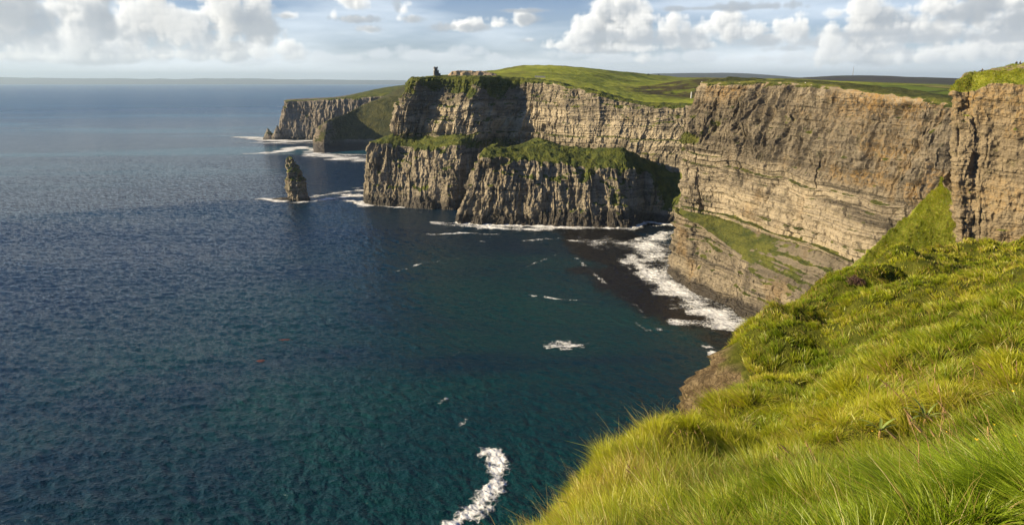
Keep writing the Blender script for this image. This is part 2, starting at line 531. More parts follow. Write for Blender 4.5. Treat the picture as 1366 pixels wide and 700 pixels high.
GREY_PUFFS = [(0, 12, 44, 34, 0, 1.2), (40, 30, 36, 26, 0, 1.3), (20, 52, 50, 18, 0, 1.5), (140, 22, 18, 26, 0, 1.2), (150, 46, 22, 16, 0, 1.3), (172, 52, 22, 10, 0, 1.4), (270, 50, 22, 16, 0, 1.3), (350, 40, 26, 18, 0, 1.3), (322, 24, 22, 16, 0, 1.3),
    (476, 27, 30, 5, 0, 1.3), (494, 40, 18, 5, 0, 1.3), (548, 27, 18, 6, 0, 1.3), (530, 12, 6, 12, 0, 1.2), (622, 38, 44, 6, 0, 1.4), (706, 27, 18, 8, 0, 1.3), (700, 15, 44, 2.5, 0, 1), (384, 23, 18, 5, 0, 1.2), (706, 55, 14, 3, 0, 1.2),
    (812, 50, 50, 9, 0, 1.4), (870, 56, 44, 9, 0, 1.5), (1010, 10, 70, 5, 0, 1.1), (930, 12, 40, 3, 0, 1.1), (1005, 58, 40, 7, 0, 1.4), (1062, 66, 34, 5, 0, 1.4),
    (1310, 12, 46, 16, 0, 1.2), (1285, 22, 30, 10, 0, 1.2), (1330, 50, 60, 7, 0, 1.3), (1240, 52, 70, 6, 0, 1.3), (1180, 46, 50, 6, 0, 1.3), (1366, 30, 30, 14, 0, 1.2)]
s3, a3_, al3 = cloud_field(GREY_PUFFS, 9, 1.3, .22)
SUNC = np.array([1.03, .93, .76]); AMBC = np.array([.56, .64, .74])


def shade(s, a, ks, ka):
    return s[..., None] * SUNC * ks + a[..., None] * AMBC * ka


el = EL0 + (np.arange(NZ) + .5) * DA
azs = AZ0 + (np.arange(NX) + .5) * DA
c1 = shade(s1, a1, .30, .70); c2 = shade(s2, a2, .82, .50)
al1 = al1 * .75
# thin high sheets and a pale band of far stratus, laid over the sky by angle
gx, gz = np.meshgrid(azs, el, indexing='ij')
w = fbm(gx * .10, gz * .55, 0, 5, 31) * .5 + .5
veil = np.clip((w - .40) * 1.6, 0, 1) * .55 * ss(.2, 1.5, gz)
band = ss(3.0, .6, gz) * (.35 + .4 * (fbm(gx * .06, gz * .5, 3, 4, 41) * .5 + .5))
veil = np.clip(veil + band + .22 * ss(9.0, 3.0, gz), 0, .9)
cv = np.array([.84, .91, .97]) * (1 + .12 * fbm(gx * .12, gz * .9, 7, 4, 51))[..., None]
A = veil[..., None] * 1.0; col = cv * A
for c_, a_ in ((c1, al1), (c2, al2), (shade(s3, a3_, .08, .48), al3 * .9)):
    a_ = a_[..., None]
    col = c_ * a_ + col * (1 - a_); A = a_ + A * (1 - a_)
rgb = col / np.maximum(A, 1e-4)
aer = (.10 + .42 * ss(4.5, .4, gz))[..., None]
rgb = rgb * (1 - aer) + np.array([.88, .92, .95]) * aer
edge = (ss(AZ0, AZ0 + 3, gx) * ss(AZ1, AZ1 - 3, gx) * ss(EL1, EL1 - 1.8, gz))[..., None]
pix = np.concatenate([rgb, A * edge], -1).transpose(1, 0, 2).astype(np.float32)     # rows from the bottom
img = bpy.data.images.new('cloud_field', NX, NZ, alpha=True, float_buffer=True, is_data=True)
img.alpha_mode = 'CHANNEL_PACKED'
img.pixels.foreach_set(np.ascontiguousarray(pix).ravel())
img.update()
img.pack()

world = bpy.data.worlds.new('World'); scene.world = world; world.use_nodes = True
t = NT(world.node_tree)
skyn = t.node('ShaderNodeTexSky', sky_type='NISHITA', sun_disc=False, sun_elevation=math.radians(SUN_EL),
              sun_rotation=math.radians(SUN_AZ), altitude=180, air_density=1.0, dust_density=.3, ozone_density=5.0)
SKY_K = .066
skyc = t.node('ShaderNodeMix', {0: 1.0, 6: skyn.outputs[0], 7: (SKY_K * .92, SKY_K * .97, SKY_K * 1.2, 1)}, data_type='RGBA', blend_type='MULTIPLY').outputs[2]
d = t.node('ShaderNodeTexCoord').outputs['Generated']
sp = t.node('ShaderNodeSeparateXYZ', {0: d})
az_ = t.math('ARCTAN2', sp.outputs[0], sp.outputs[1])
el_ = t.math('ARCSINE', sp.outputs[2])
R = math.pi / 180
u = t.math('DIVIDE', t.math('SUBTRACT', az_, AZ0 * R), (AZ1 - AZ0) * R)
v = t.math('DIVIDE', t.math('SUBTRACT', el_, EL0 * R), (EL1 - EL0) * R)
tex = t.node('ShaderNodeTexImage', {0: t.node('ShaderNodeCombineXYZ', {0: u, 1: v}).outputs[0]}, image=img, extension='CLIP', interpolation='Cubic')
# broken cloud over the rest of the sky
zc = t.math('ADD', t.math('MAXIMUM', sp.outputs[2], 0.0), .12)
cv_ = t.node('ShaderNodeCombineXYZ', {0: t.math('DIVIDE', sp.outputs[0], zc), 1: t.math('DIVIDE', sp.outputs[1], zc)}).outputs[0]
n1 = t.noise(cv_, .9, 6, .6); n2 = t.noise(cv_, .5, 3, .5)
gm = t.math('MULTIPLY', t.step(n1, .56, .72), t.step(el_, 6.0 * R, 12.0 * R))
gcol = t.mix(t.step(n2, .35, .65), (.34, .39, .46, 1), (.66, .64, .60, 1))
base = t.mix(t.math('MULTIPLY', gm, .8), skyc, gcol)
out = t.mix(tex.outputs['Alpha'], base, tex.outputs['Color'])
# below the horizon: the same dull blue as the far sea, never seen past it
out = t.mix(t.step(el_, -.3 * R, -1.2 * R), out, (.12, .17, .22, 1))
bg = t.node('ShaderNodeBackground', {'Color': out, 'Strength': .66})
t.node('ShaderNodeOutputWorld', {0: bg.outputs[0]})
# ------------------------------------------------------------------ cliffs
TURF = {}


def cliff(name, rows, du, dv, mat, seaward, A, grass=None, wet=6.0, wetvar=5.0, rim=None, label=None, soft=1, ochre=None, seed=0, post=None, sc=1.0, turf_h=1.2, tone=None):
    P, L, rid = loft(rows, du, dv, soft)
    N0 = normals(P, 6)
    sw = np.array(list(seaward) + [0.0])
    wall = (rid < (rim if rim is not None else rid.max()))
    if (N0[:, wall] @ sw).mean() < 0:
        N0 = -N0
        flip = True
    else:
        flip = False
    x, y, z = P[..., 0], P[..., 1], P[..., 2]
    nz = N0[..., 2]
    steep = ss(.80, .40, nz)
    if rim is not None:
        steep = steep * (1 - ss(rim - .10, rim + .02, rid))[None, :]
    H = L[:, None] + 0 * z
    dip = A.get('dip', (0, 0))
    zz = z + dip[0] * x + dip[1] * y + 4 * sc * fbm(x / 45 / sc, y / 45 / sc, z / 45 / sc, 3, seed + 1)
    d = A.get('big', 3) * fbm(x / (42 * sc), y / (42 * sc), z / (70 * sc), 3, seed + 2)
    cw = A.get('cw', 9) * sc
    hw = H + 3 * sc * fbm(x / 20 / sc, y / 20 / sc, z / 26 / sc, 2, seed + 3)
    colm = A.get('colmask', lambda P, r: 1.0)(P, rid)
    if A.get('col', 0):
        # buttresses and gullies running down the face
        wx = cw * .45 * fbm(x / (cw * 3), y / (cw * 3), z / (cw * 3), 3, seed + 14); wy = cw * .45 * fbm(x / (cw * 3), y / (cw * 3), z / (cw * 3), 3, seed + 15)
        x, y = x + wx, y + wy
        colm = colm * (.55 + .9 * vn(x / (cw * 3.5), y / (cw * 3.5), z / (cw * 3), seed + 16))
        r1 = ridge(x / cw, y / cw, z / (cw * 7), 3, seed + 4)
        d = d + A['col'] * (1.6 * (r1 - .62)) * colm
        r2 = ridge(x / (cw * .42), y / (cw * .42), z / (cw * 2.6), 2, seed + 5)
        d = d + A['col'] * .42 * (r2 - .6) * colm
        x, y = P[..., 0], P[..., 1]
    if A.get('crack', 0):
        c1 = ridge(hw / (10 * sc), z / (60 * sc), 0, 2, seed + 6)
        d = d - A['crack'] * ss(.86, .97, c1) * (.4 + .6 * ss(.35, .6, vn(x / 30 / sc, y / 30 / sc, z / 18 / sc, seed + 7)))
    st = A.get('bed', 1.0)
    if st:
        bm = A.get('bedmask', lambda P, r: 1.0)(P, rid)
        q = (steps(zz, 4.6 * sc, seed + 8, .82) - .5) * 1.5 + (steps(zz, 1.9 * sc, seed + 9, .7) - .5) * .9
        d = d + st * q * (.35 + .65 * bm)
    if A.get('blk', 0):
        # joint blocks: each bed broken into random widths
        for k, (bw, bh, am) in enumerate(((7.5, 4.6, 1.0), (3.1, 2.1, .6))):
            iz = np.floor(zz / (bh * sc)).astype(np.int64)
            hh = (hw + _h(iz, iz * 0, iz * 0, seed + 20 + k) * 40) / (bw * sc)
            ih = np.floor(hh).astype(np.int64)
            d = d + A['blk'] * am * (_h(ih, iz, iz * 0, seed + 30 + k) - .5)
    if A.get('cblk', 0):
        # upright joint columns, broken here and there
        for k, (bw, bh, am) in enumerate(((9.5, 62.0, 1.0), (4.2, 27.0, .6))):
            ih = np.floor((hw + 1.2 * sc * fbm(x / 9 / sc, y / 9 / sc, z / 12 / sc, 2, seed + 40 + k)) / (bw * sc)).astype(np.int64)
            zc_ = (z + _h(ih, ih * 0, ih * 0, seed + 44 + k) * 60 * sc + .25 * hw) / (bh * sc)
            iz = np.floor(zc_).astype(np.int64)
            d = d + A['cblk'] * am * (_h(ih, iz, iz * 0, seed + 48 + k) - .5) * 2 * colm
    d = d + A.get('fine', .9) * fbm(x / (5 * sc), y / (5 * sc), z / (5 * sc), 4, seed + 10)
    # undercut notch at the tide line
    d = d * steep * ss(-6, 3 * sc, z) if A.get('notch') is None else d * steep
    lumps = turf_h * (fbm(x / (7 * sc), y / (7 * sc), z / (7 * sc), 4, seed + 11) * .8) * (1 - steep)
    P = P + N0 * d[..., None]
    P[..., 2] += lumps + .5 * turf_h * fbm(x / (22 * sc), y / (22 * sc), 0, 3, seed + 17) * (1 - steep)
    if post is not None:
        P = post(P, rid, steep)
    N = normals(P, 1)
    if flip: N = -N
    N2 = normals(P, 4)
    if flip: N2 = -N2
    g = ss(.50, .78, .5 * N[..., 2] + .5 * N2[..., 2] + .12 * fbm(x / (9 * sc), y / (9 * sc), z / (9 * sc), 3, seed + 12))
    if grass is not None:
        g = np.clip(g + grass(P, rid[None, :] + 0 * z, H, N2[..., 2]), 0, 1)
    g = g * ss(10 * sc, 18 * sc, P[..., 2])
    wz = wet + wetvar * fbm(x / 22 / sc, y / 22 / sc, 0, 3, seed + 13)
    w = ss(wz + 4 * sc, wz - 2 * sc, P[..., 2])
    oc = np.zeros_like(z) if ochre is None else np.clip(ochre(P, rid[None, :] + 0 * z, H), 0, 1)
    tv = .5 + 0 * z if tone is None else np.clip(tone(P, rid[None, :] + 0 * z, H), 0, 1)
    o = grid_obj(name, P, mat, {'grass': g, 'wet': w, 'ochre': oc, 'tone': tv}, flip=flip, kind='structure')
    if label: o['label'] = label
    TURF[name + str(seed)] = (P, g, rid)
    return o, P


def Z(p, z):
    return np.array([p[0], p[1], z])


tan_l, tan_m, tan_d, och_c = (.285, .242, .175), (.165, .140, .104), (.044, .039, .031), (.26, .165, .062)
M_wall = rock_mat('bedded_sandstone', tan_l, tan_m, tan_d, och_c, bed=.30, bump=.7, band=.8, dip=(.10, .02), lichen=.30, g_dark=(.04, .055, .012), g_light=(.105, .112, .022), g_dry=(.14, .115, .042))
M_head = rock_mat('dark_shale', (.36, .31, .225), (.165, .141, .106), (.032, .029, .024), (.26, .19, .085), bed=.30, bump=.8, band=.5, lichen=.5)
M_near = rock_mat('near_siltstone', (.27, .22, .145), (.185, .15, .10), (.08, .064, .044), (.30, .195, .075), bed=.40, bump=.7, band=.45, lichen=.12, size=.5, g_dark=(.10, .13, .014), g_light=(.22, .24, .03), g_dry=(.28, .22, .06))
M_far = rock_mat('far_shale', (.28, .245, .20), (.14, .122, .10), (.06, .05, .042), (.30, .2, .1), bed=.2, bump=.8, band=.3, lichen=.4, size=1.8)

M_fshade = rock_mat('far_shale_shaded', (.27, .225, .17), (.15, .125, .095), (.05, .042, .035), (.30, .2, .1), bed=.2, bump=.8, band=.3, lichen=.5, size=1.8, g_dark=(.035, .044, .013), g_light=(.085, .085, .024), g_dry=(.12, .095, .04))  # darker copy of the far shale: the headland's shade is in its colours

# --- the long bedded wall at the right of the cove
nB = (.958, .285)
def oB(px, py, o): return off(px, py, nB, o)
def back(p, n, d, dz=0.0): return np.array([p[0] + n[0] * d, p[1] + n[1] * d, p[2] + dz])
b0 = [np.array([178, 700, -5.]), Z(sea(889, 368), -5), Z(sea(930, 392), -5), Z(sea(985, 424), -5), np.array([192, 478, -5.]), np.array([205, 438, -5.]), np.array([214, 405, -5.]), np.array([232, 350, -5.])]
b1 = [np.array([186, 706, 68.]), oB(904, 284, 325.5), oB(938, 305, 325), oB(988, 348, 326), oB(1032, 388, 327), oB(1075, 418, 328), oB(1110, 440, 328), oB(1170, 470, 328)]
b2 = [np.array([193, 712, 72.]), oB(912, 279, 331), oB(952, 288, 343), oB(1035, 316, 350), oB(1090, 334, 352), oB(1142, 352, 352), oB(1190, 372, 352), oB(1240, 396, 352)]
b3 = [np.array([196, 716, 128.]), oB(905, 190, 337), oB(958, 207, 350), oB(1020, 224, 355.5), oB(1085, 243, 357.5), oB(1140, 258, 358), oB(1195, 275, 358), oB(1250, 300, 357)]
b4 = [np.array([215, 735, 183.]), oB(935, 110, 358), oB(1000, 108, 369), oB(1060, 109, 373), oB(1120, 116, 374), oB(1182, 125, 374), oB(1240, 131, 374), oB(1300, 139, 374)]
b5 = [back(p, nB, 14, .6) for p in b4]
b6 = [back(p, nB, 60, -1.5) for p in b4]


def grassB(P, r, H, nz):
    x, y, z = P[..., 0], P[..., 1], P[..., 2]
    n = fbm(x / 16, y / 16, z / 16, 4, 90)
    g = .42 * ss(.95, 1.25, r) * ss(2.15, 1.8, r) * ss(-.1, .6, n + .25 - 1.1 * ss(120, 190, H))
    # green shelves on the dark shale
    for (px, py, o, rx, rz) in ((957, 158, 353, 9, 6), (948, 172, 350, 7, 8), (1054, 160, 366, 12, 5), (1068, 172, 366, 8, 6), (905, 182, 338, 16, 6), (920, 187, 341, 18, 5)):
        c = oB(px, py, o)
        e = ((y - c[1]) / rx) ** 2 + ((z - c[2]) / rz) ** 2
        g = g + .75 * ss(1.7, .2, e + 1.3 * n)
    g = g - .35 * ss(2.1, 2.2, r) * ss(3.95, 3.85, r)
    g = g + .42 * ss(3.0, 3.06, r) * ss(3.3, 3.15, r) * ss(.1, .5, n + .25)
    return g - .0


def ochB(P, r, H):
    x, y, z = P[..., 0], P[..., 1], P[..., 2]
    n = fbm(x / 22, y / 22, z / 14, 4, 95)
    return .75 * ss(3.45, 3.95, r) * ss(-.25, .4, n) + .45 * ss(1.0, .6, r) * ss(.2, .6, r) * ss(70, 20, H) * ss(-.4, .3, n) + .8 * ss(3.02, 3.15, r) * ss(3.7, 3.4, r) * ss(225, 265, H) * ss(-.3, .2, n)


cliff('cliff', [b0, b1, b2, b3, b4, b5, b6], .72, [.5, .6, .5, .5, 1.6, 5], M_wall, (-1, -.3),
      dict(big=6.0, cw=10, col=5.6, colmask=lambda P, r: (.22 + 1.0 * ss(2.9, 3.3, r))[None, :], crack=3.6, bed=2.5, blk=1.6, cblk=.9, fine=1.5, dip=(.10, .02),
           bedmask=lambda P, r: (1 - 1.3 * ss(2.9, 3.15, r))[None, :]),
      grass=grassB, ochre=ochB, wet=10, wetvar=5, rim=4.0, seed=100,
      tone=lambda P, r, H: .5 + .42 * ss(1.9, 2.1, r) * ss(3.02, 2.95, r) * ss(-.5, .3, fbm(P[..., 0] / 40, P[..., 1] / 40, P[..., 2] / 12, 3, 191)) - .12 * ss(1.0, .8, r) - .36 * ss(3.0, 3.1, r) * ss(3.98, 3.7, r) - .45 * ss(1.0, 1.1, r) * ss(2.0, 1.9, r),
      label='long sunlit cliff wall with pale level beds and a mossy ledge')

# --- the stepped headland in the middle with the upper wall that runs right from it
def zat(px, z, Y):
    d = ray(px, 200); return np.array([d[0] / d[1] * Y, Y, z])
h0 = [np.array([-215, 1180, -5.]), Z(sea(486, 271), -5), Z(sea(545, 278), -5), Z(sea(606, 280), -5), np.array([-62, 1035, -5.]), np.array([-30, 1072, -5.]), np.array([25, 1068, -5.]), np.array([70, 1010, -5.]), np.array([112, 985, -5.]), np.array([150, 962, -5.]), np.array([192, 942, -5.]), np.array([240, 920, -5.]), np.array([320, 905, -5.])]
h1 = [np.array([-205, 1190, 88.]), at(497, 189, 1068), at(548, 196, 1058), at(610, 194, 1030), at(634, 200, 1046), np.array([-29, 1079, 82.]), np.array([27, 1073, 80.]), np.array([72, 1016, 76.]), np.array([114, 991, 72.]), np.array([152, 968, 70.]), np.array([194, 948, 68.]), np.array([242, 926, 66.]), np.array([322, 911, 66.])]
h2 = [np.array([-180, 1200, 96.]), at(523, 181, 1082), at(562, 183, 1082), at(616, 181, 1054), at(640, 188, 1060), np.array([-26, 1086, 95.]), np.array([29, 1079, 93.]), np.array([74, 1022, 88.]), np.array([116, 997, 84.]), np.array([154, 974, 82.]), np.array([196, 954, 80.]), np.array([244, 932, 78.]), np.array([324, 917, 76.])]
h3 = [np.array([-172, 1206, 150.]), at(530, 140, 1090), at(575, 140, 1092), at(628, 140, 1068), at(655, 140, 1090), at(690, 140, 1096), at(718, 140, 1080), at(757, 150, 1032), at(800, 152, 1004), at(850, 162, 981), at(900, 166, 961), at(945, 168, 940), np.array([330, 926, 118.])]
h4 = [np.array([-160, 1225, 184.]), at(548, 104, 1102), at(592, 102, 1105), at(640, 102, 1092), at(668, 103, 1112), at(695, 105, 1114), at(724, 107, 1096), at(760, 115, 1046), at(800, 123, 1018), at(848, 136, 995), at(900, 140, 974), at(945, 142, 953), np.array([336, 938, 146.])]
nH = (.12, .99)
h5 = [back(p, nH, 16, 1.2) for p in h4]
h6 = [back(p, nH, 75, -3.0) for p in h4]


def grassH(P, r, H, nz):
    x, y, z = P[..., 0], P[..., 1], P[..., 2]
    n = fbm(x / 20, y / 20, z / 20, 4, 92)
    k = ss(-120, 60, x)                       # turf hangs far down the brow at the left, little at the right
    left = ss(60, -10, x)
    g = left * ss(3.3, 3.85, r + .35 * n) * .95
    g = g + .6 * ss(3.82, 3.98, r)
    g = g + .55 * ss(1.0, 1.15, r) * ss(2.3, 1.9, r) * left
    g = g + .35 * ss(2.0, 2.6, r) * ss(3.4, 3.0, r) * ss(-75, -25, x) * ss(60, 30, x) * ss(-.1, .4, n)
    return g


cliff('cliff', [h0, h1, h2, h3, h4, h5, h6], 1.05, [.8, 1., .8, .8, 2.0, 6], M_head, (-.2, -1),
      dict(big=6.0, cw=15, col=4.5, cblk=2.8, colmask=lambda P, r: (.55 * ss(3.4, 2.2, r) + .45)[None, :] * (1 - .55 * ss(40, 90, P[..., 0])), crack=2.5, bed=1.8, blk=1.1, fine=1.4,
           bedmask=lambda P, r: (ss(1.7, 2.1, r) * (1 - .0 * r))[None, :]),
      grass=grassH, wet=13, wetvar=9, rim=4.0, seed=200, turf_h=2.0,
      tone=lambda P, r, H: .5 + .40 * ss(2.0, 2.3, r) * ss(3.25, 2.9, r) * ss(-.5, .3, fbm(P[..., 0] / 30, P[..., 1] / 30, P[..., 2] / 9, 3, 192)) - .30 * ss(3.0, 3.3, r) * ss(60, 0, P[..., 0]) - .15 * ss(.8, .2, r),
      label='stepped headland with dark columned base, turf shelf and banded upper wall')

# --- the grass-topped promontory below the upper wall
p0 = [np.array([-52, 985, -5.]), Z(sea(613, 298), -5), Z(sea(680, 301), -5), Z(sea(750, 303), -5), Z(sea(800, 304), -5), Z(sea(846, 304), -5), np.array([174, 902, -5.]), np.array([188, 885, -5.]), np.array([235, 872, -5.])]
p1 = [np.array([-38, 990, 84.]), at(640, 206, 914), at(690, 212, 914), at(745, 216, 912), at(792, 222, 908), at(838, 226, 905), at(866, 226, 922), at(895, 268, 905), np.array([240, 880, 50.])]
p2 = [np.array([-30, 998, 90.]), at(646, 199, 927), at(684, 197, 934), at(735, 194, 940), at(775, 200, 936), at(830, 197, 926), at(862, 214, 940), at(900, 256, 920), np.array([244, 890, 58.])]
p3 = [np.array([-20, 1010, 94.]), at(660, 197, 950), at(690, 195, 965), at(716, 184, 975), at(768, 197, 960), at(828, 200, 945), at(866, 214, 955), at(905, 212, 945), np.array([250, 915, 90.])]
p4 = [np.array([0, 1060, 80.]), np.array([-10, 1060, 80.]), np.array([15, 1070, 80.]), np.array([45, 1050, 84.]), np.array([95, 1015, 75.]), np.array([150, 985, 70.]), np.array([190, 965, 70.]), np.array([225, 960, 90.]), np.array([255, 940, 95.])]


def grassP(P, r, H, nz):
    x, y, z = P[..., 0], P[..., 1], P[..., 2]
    n = fbm(x / 14, y / 14, z / 30, 4, 93)
    g = .95 * ss(.93, 1.1, r + .16 * n)
    g = g + .8 * ss(.55, 1.0, r + .1 * n) * ss(178, 190, x)
    c = at(818, 265, 895)
    g = g + .6 * ss(1.4, .4, ((x - c[0]) / 15) ** 2 + ((z - c[2]) / 13) ** 2 + n)
    return g


cliff('cliff', [p0, p1, p2, p3, p4], .95, [.75, 1., 1., 3], M_head, (-.2, -1),
      dict(big=7.0, cw=15, col=4.5, cblk=3.0, crack=3.0, bed=.8, blk=1.1, fine=1.4),
      grass=grassP, wet=14, wetvar=9, rim=1.35, seed=300, turf_h=2.4,
      tone=lambda P, r, H: .5 + .35 * ss(.2, .9, r) * fbm(P[..., 0] / 14, P[..., 1] / 14, P[..., 2] / 40, 3, 193) - .15 * ss(.5, .1, r),
      label='promontory of dark ribbed rock under a mounded green crest')

# --- two headlands farther along the coast
e0 = [np.array([-520, 1990, -5.]), Z(sea(416, 203.5), -5), Z(sea(433, 205), -5), Z(sea(452, 203), -5), Z(sea(480, 201.5), -5), Z(sea(530, 202), -5), Z(sea(590, 203), -5)]
e1 = [np.array([-520, 2000, 25.]), at(417, 193, 1856), at(432, 191, 1838), at(453, 194, 1882), at(482, 194, 1900), at(530, 193, 1900), at(590, 192, 1890)]
e2 = [np.array([-515, 2010, 60.]), at(421, 174, 1885), at(437, 161, 1892), at(460, 153, 1965), at(484, 141, 2010), at(516, 131, 2020), at(590, 118, 2010)]
e3 = [np.array([-505, 2040, 62.]), at(424, 170, 1910), at(440, 159, 1910), at(464, 152, 1995), at(488, 138, 2035), at(518, 129, 2045), at(590, 112, 2050)]
e4 = [np.array([-495, 2090, 50.]), np.array([-500, 1990, 55.]), np.array([-470, 2010, 70.]), np.array([-430, 2060, 90.]), np.array([-395, 2090, 115.]), at(532, 118, 2250), at(600, 108, 2300)]
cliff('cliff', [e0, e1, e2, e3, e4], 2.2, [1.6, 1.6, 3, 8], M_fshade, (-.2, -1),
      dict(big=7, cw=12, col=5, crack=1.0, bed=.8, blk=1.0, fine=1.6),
      grass=lambda P, r, H, nz: .75 * ss(.1, .6, r) * ss(-500, -470, P[..., 0] + 14 * fbm(P[..., 0] / 40, P[..., 1] / 40, P[..., 2] / 40, 3, 94)) , wet=20, wetvar=9, rim=3.0, seed=400, sc=1.8, turf_h=2,  # low turf and tall wet band also paint the flank's shade
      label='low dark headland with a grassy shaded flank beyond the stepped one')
f0 = [np.array([-735, 2420, -5.]), Z(sea(373, 186), -5), Z(sea(395, 186.5), -5), Z(sea(412, 186.5), -5), Z(sea(440, 187), -5), Z(sea(480, 187), -5), Z(sea(530, 187), -5)]
f1 = [np.array([-725, 2430, 110.]), at(378, 136, 2262), at(396, 134.5, 2262), at(413, 134, 2258), at(440, 132.5, 2250), at(478, 131, 2240), at(530, 128, 2230)]
f2 = [np.array([-720, 2440, 114.]), at(379, 134, 2285), at(397, 132.8, 2285), at(414, 132.5, 2280), at(441, 130.5, 2272), at(472, 128, 2262), at(532, 122, 2252)]
f3 = [np.array([-690, 2600, 116.]), at(384, 133, 2420), at(402, 132, 2430), at(420, 131, 2430), at(452, 130, 2440), at(498, 121, 2440), at(560, 112, 2440)]
f4 = [np.array([-690, 2800, 90.]), at(395, 134, 2700), at(412, 133, 2720), at(430, 131.5, 2720), at(465, 127, 2720), at(516, 116.5, 2700), at(580, 108, 2700)]
cliff('cliff', [f0, f1, f2, f3, f4], 2.4, [1.7, 2, 6, 14], M_far, (-.3, -1),
      dict(big=9, cw=10, col=8, cblk=2.5, crack=1.5, bed=.8, blk=1.2, fine=2.0),
      grass=lambda P, r, H, nz: .9 * ss(2.05, 2.3, r) * ss(-560, -500, P[..., 0]) - .75 * ss(1.6, 2.0, r) * ss(-480, -560, P[..., 0]), wet=7, wetvar=3, rim=1.7, seed=500, sc=1.8, turf_h=1.5,
      label='farthest headland, square-ended and flat topped with a bright green field')

# --- the near face at the right edge
nA = (.71, .70)
def oA(px, py, o): return off(px, py, nA, o)
oa = 214.0
a0 = [np.array([176, 250, 60.]), oA(1280, 360, oa), oA(1305, 380, oa), oA(1330, 390, oa), oA(1366, 400, oa - 1), oA(1440, 420, oa - 3)]
a1 = [np.array([168, 236, 120.]), oA(1274, 285, oa + .5), oA(1303, 300, oa), oA(1332, 300, oa), oA(1366, 300, oa - .5), oA(1440, 300, oa - 3)]
a2 = [np.array([168, 236, 150.]), oA(1271, 190, oa + 1.5), oA(1302, 190, oa + 1), oA(1332, 190, oa + 1), oA(1366, 190, oa), oA(1440, 180, oa - 2)]
a3 = [np.array([170, 236, 172.]), oA(1271, 122, oa + 3), oA(1296, 122, oa + 2), oA(1330, 112, oa + 2), oA(1366, 112, oa + 1), oA(1440, 100, oa)]
a4 = [np.array([174, 238, 176.]), oA(1276, 112, oa + 6), oA(1300, 99, oa + 8), oA(1335, 97, oa + 8), oA(1366, 93, oa + 8), oA(1440, 82, oa + 6)]
a5 = [np.array([180, 240, 176.]), oA(1286, 102, oa + 10), oA(1310, 95.5, oa + 12), oA(1338, 90, oa + 14), oA(1366, 84, oa + 14), oA(1440, 70, oa + 12)]
a6 = [np.array([200, 255, 172.]), oA(1296, 104, oa + 40), oA(1320, 97, oa + 40), oA(1344, 91, oa + 40), oA(1372, 85, oa + 40), oA(1440, 74, oa + 40)]
cliff('cliff', [a0, a1, a2, a3, a4, a5, a6], .22, [.22, .22, .22, .2, .25, .8], M_near, (-.7, -.7),
      dict(big=1.6, cw=10, col=.7, crack=.5, bed=.30, blk=.42, fine=.75, dip=(.15, 0), notch=1),
      grass=lambda P, r, H, nz: .9 * ss(2.93, 3.15, r + .1 * fbm(P[..., 0] / 4, P[..., 1] / 4, P[..., 2] / 4, 3, 97)) - 1.4 * ss(4.2, 4.5, r) * ss(16, 22, H) * ss(5.6, 5.2, r),
      ochre=lambda P, r, H: .6 * ss(2.2, 2.7, r) * ss(3.2, 2.9, r) + .5 * ss(.05, .5, fbm(P[..., 0] / 8, P[..., 1] / 8, P[..., 2] / 8, 3, 98)), wet=-50, wetvar=1, rim=3.6, seed=600, sc=.38, turf_h=1.1,
      label='near sunlit cliff face with a turf cap at the right edge')

# --- the bright grass spur that climbs to the foot of that face
s_rows = []
crest = [at(1246, 256, 198), at(1216, 286, 196.5), at(1180, 316, 195.5), at(1148, 347, 195), at(1105, 396, 194)]
foot = [at(1258, 240, 187), at(1286, 290, 185), at(1294, 330, 181), at(1330, 362, 176), at(1330, 420, 170)]
s0 = [p + np.array([-6, 10, -60.]) for p in crest]
s1 = [p + np.array([-1.5, 2, -4.]) for p in crest]
mid = [.5 * a + .5 * b + np.array([.3, 0, .3]) for a, b in zip(crest, foot)]
q1 = [.75 * a + .25 * b + np.array([.2, 0, .2]) for a, b in zip(crest, foot)]
s6 = [p + np.array([5, 3, 4.]) for p in foot]
cliff('grass_spur', [s0, s1, crest, q1, mid, foot, s6], .3, .3, M_near, (-.9, -.3),
      dict(big=1.0, cw=10, col=.6, crack=.3, bed=.6, blk=.4, fine=.6, notch=1, keep=1),
      grass=lambda P, r, H, nz: 1.0 * ss(1.2, 1.6, r) * (1 - .55 * ss(4.3, 5.0, r + .5 * fbm(P[..., 0] / 5, P[..., 1] / 5, P[..., 2] / 5, 3, 96))) - .5 * ss(7, 0, H) * ss(.0, .3, fbm(P[..., 0] / 3, P[..., 1] / 3, P[..., 2] / 3, 3, 99)),
      wet=-50, wetvar=1, rim=1.5, seed=700, sc=.4, turf_h=2.2, label='bright green spur of grass below the near cliff face')
# rows run over the spur, so its upper side faces the sky

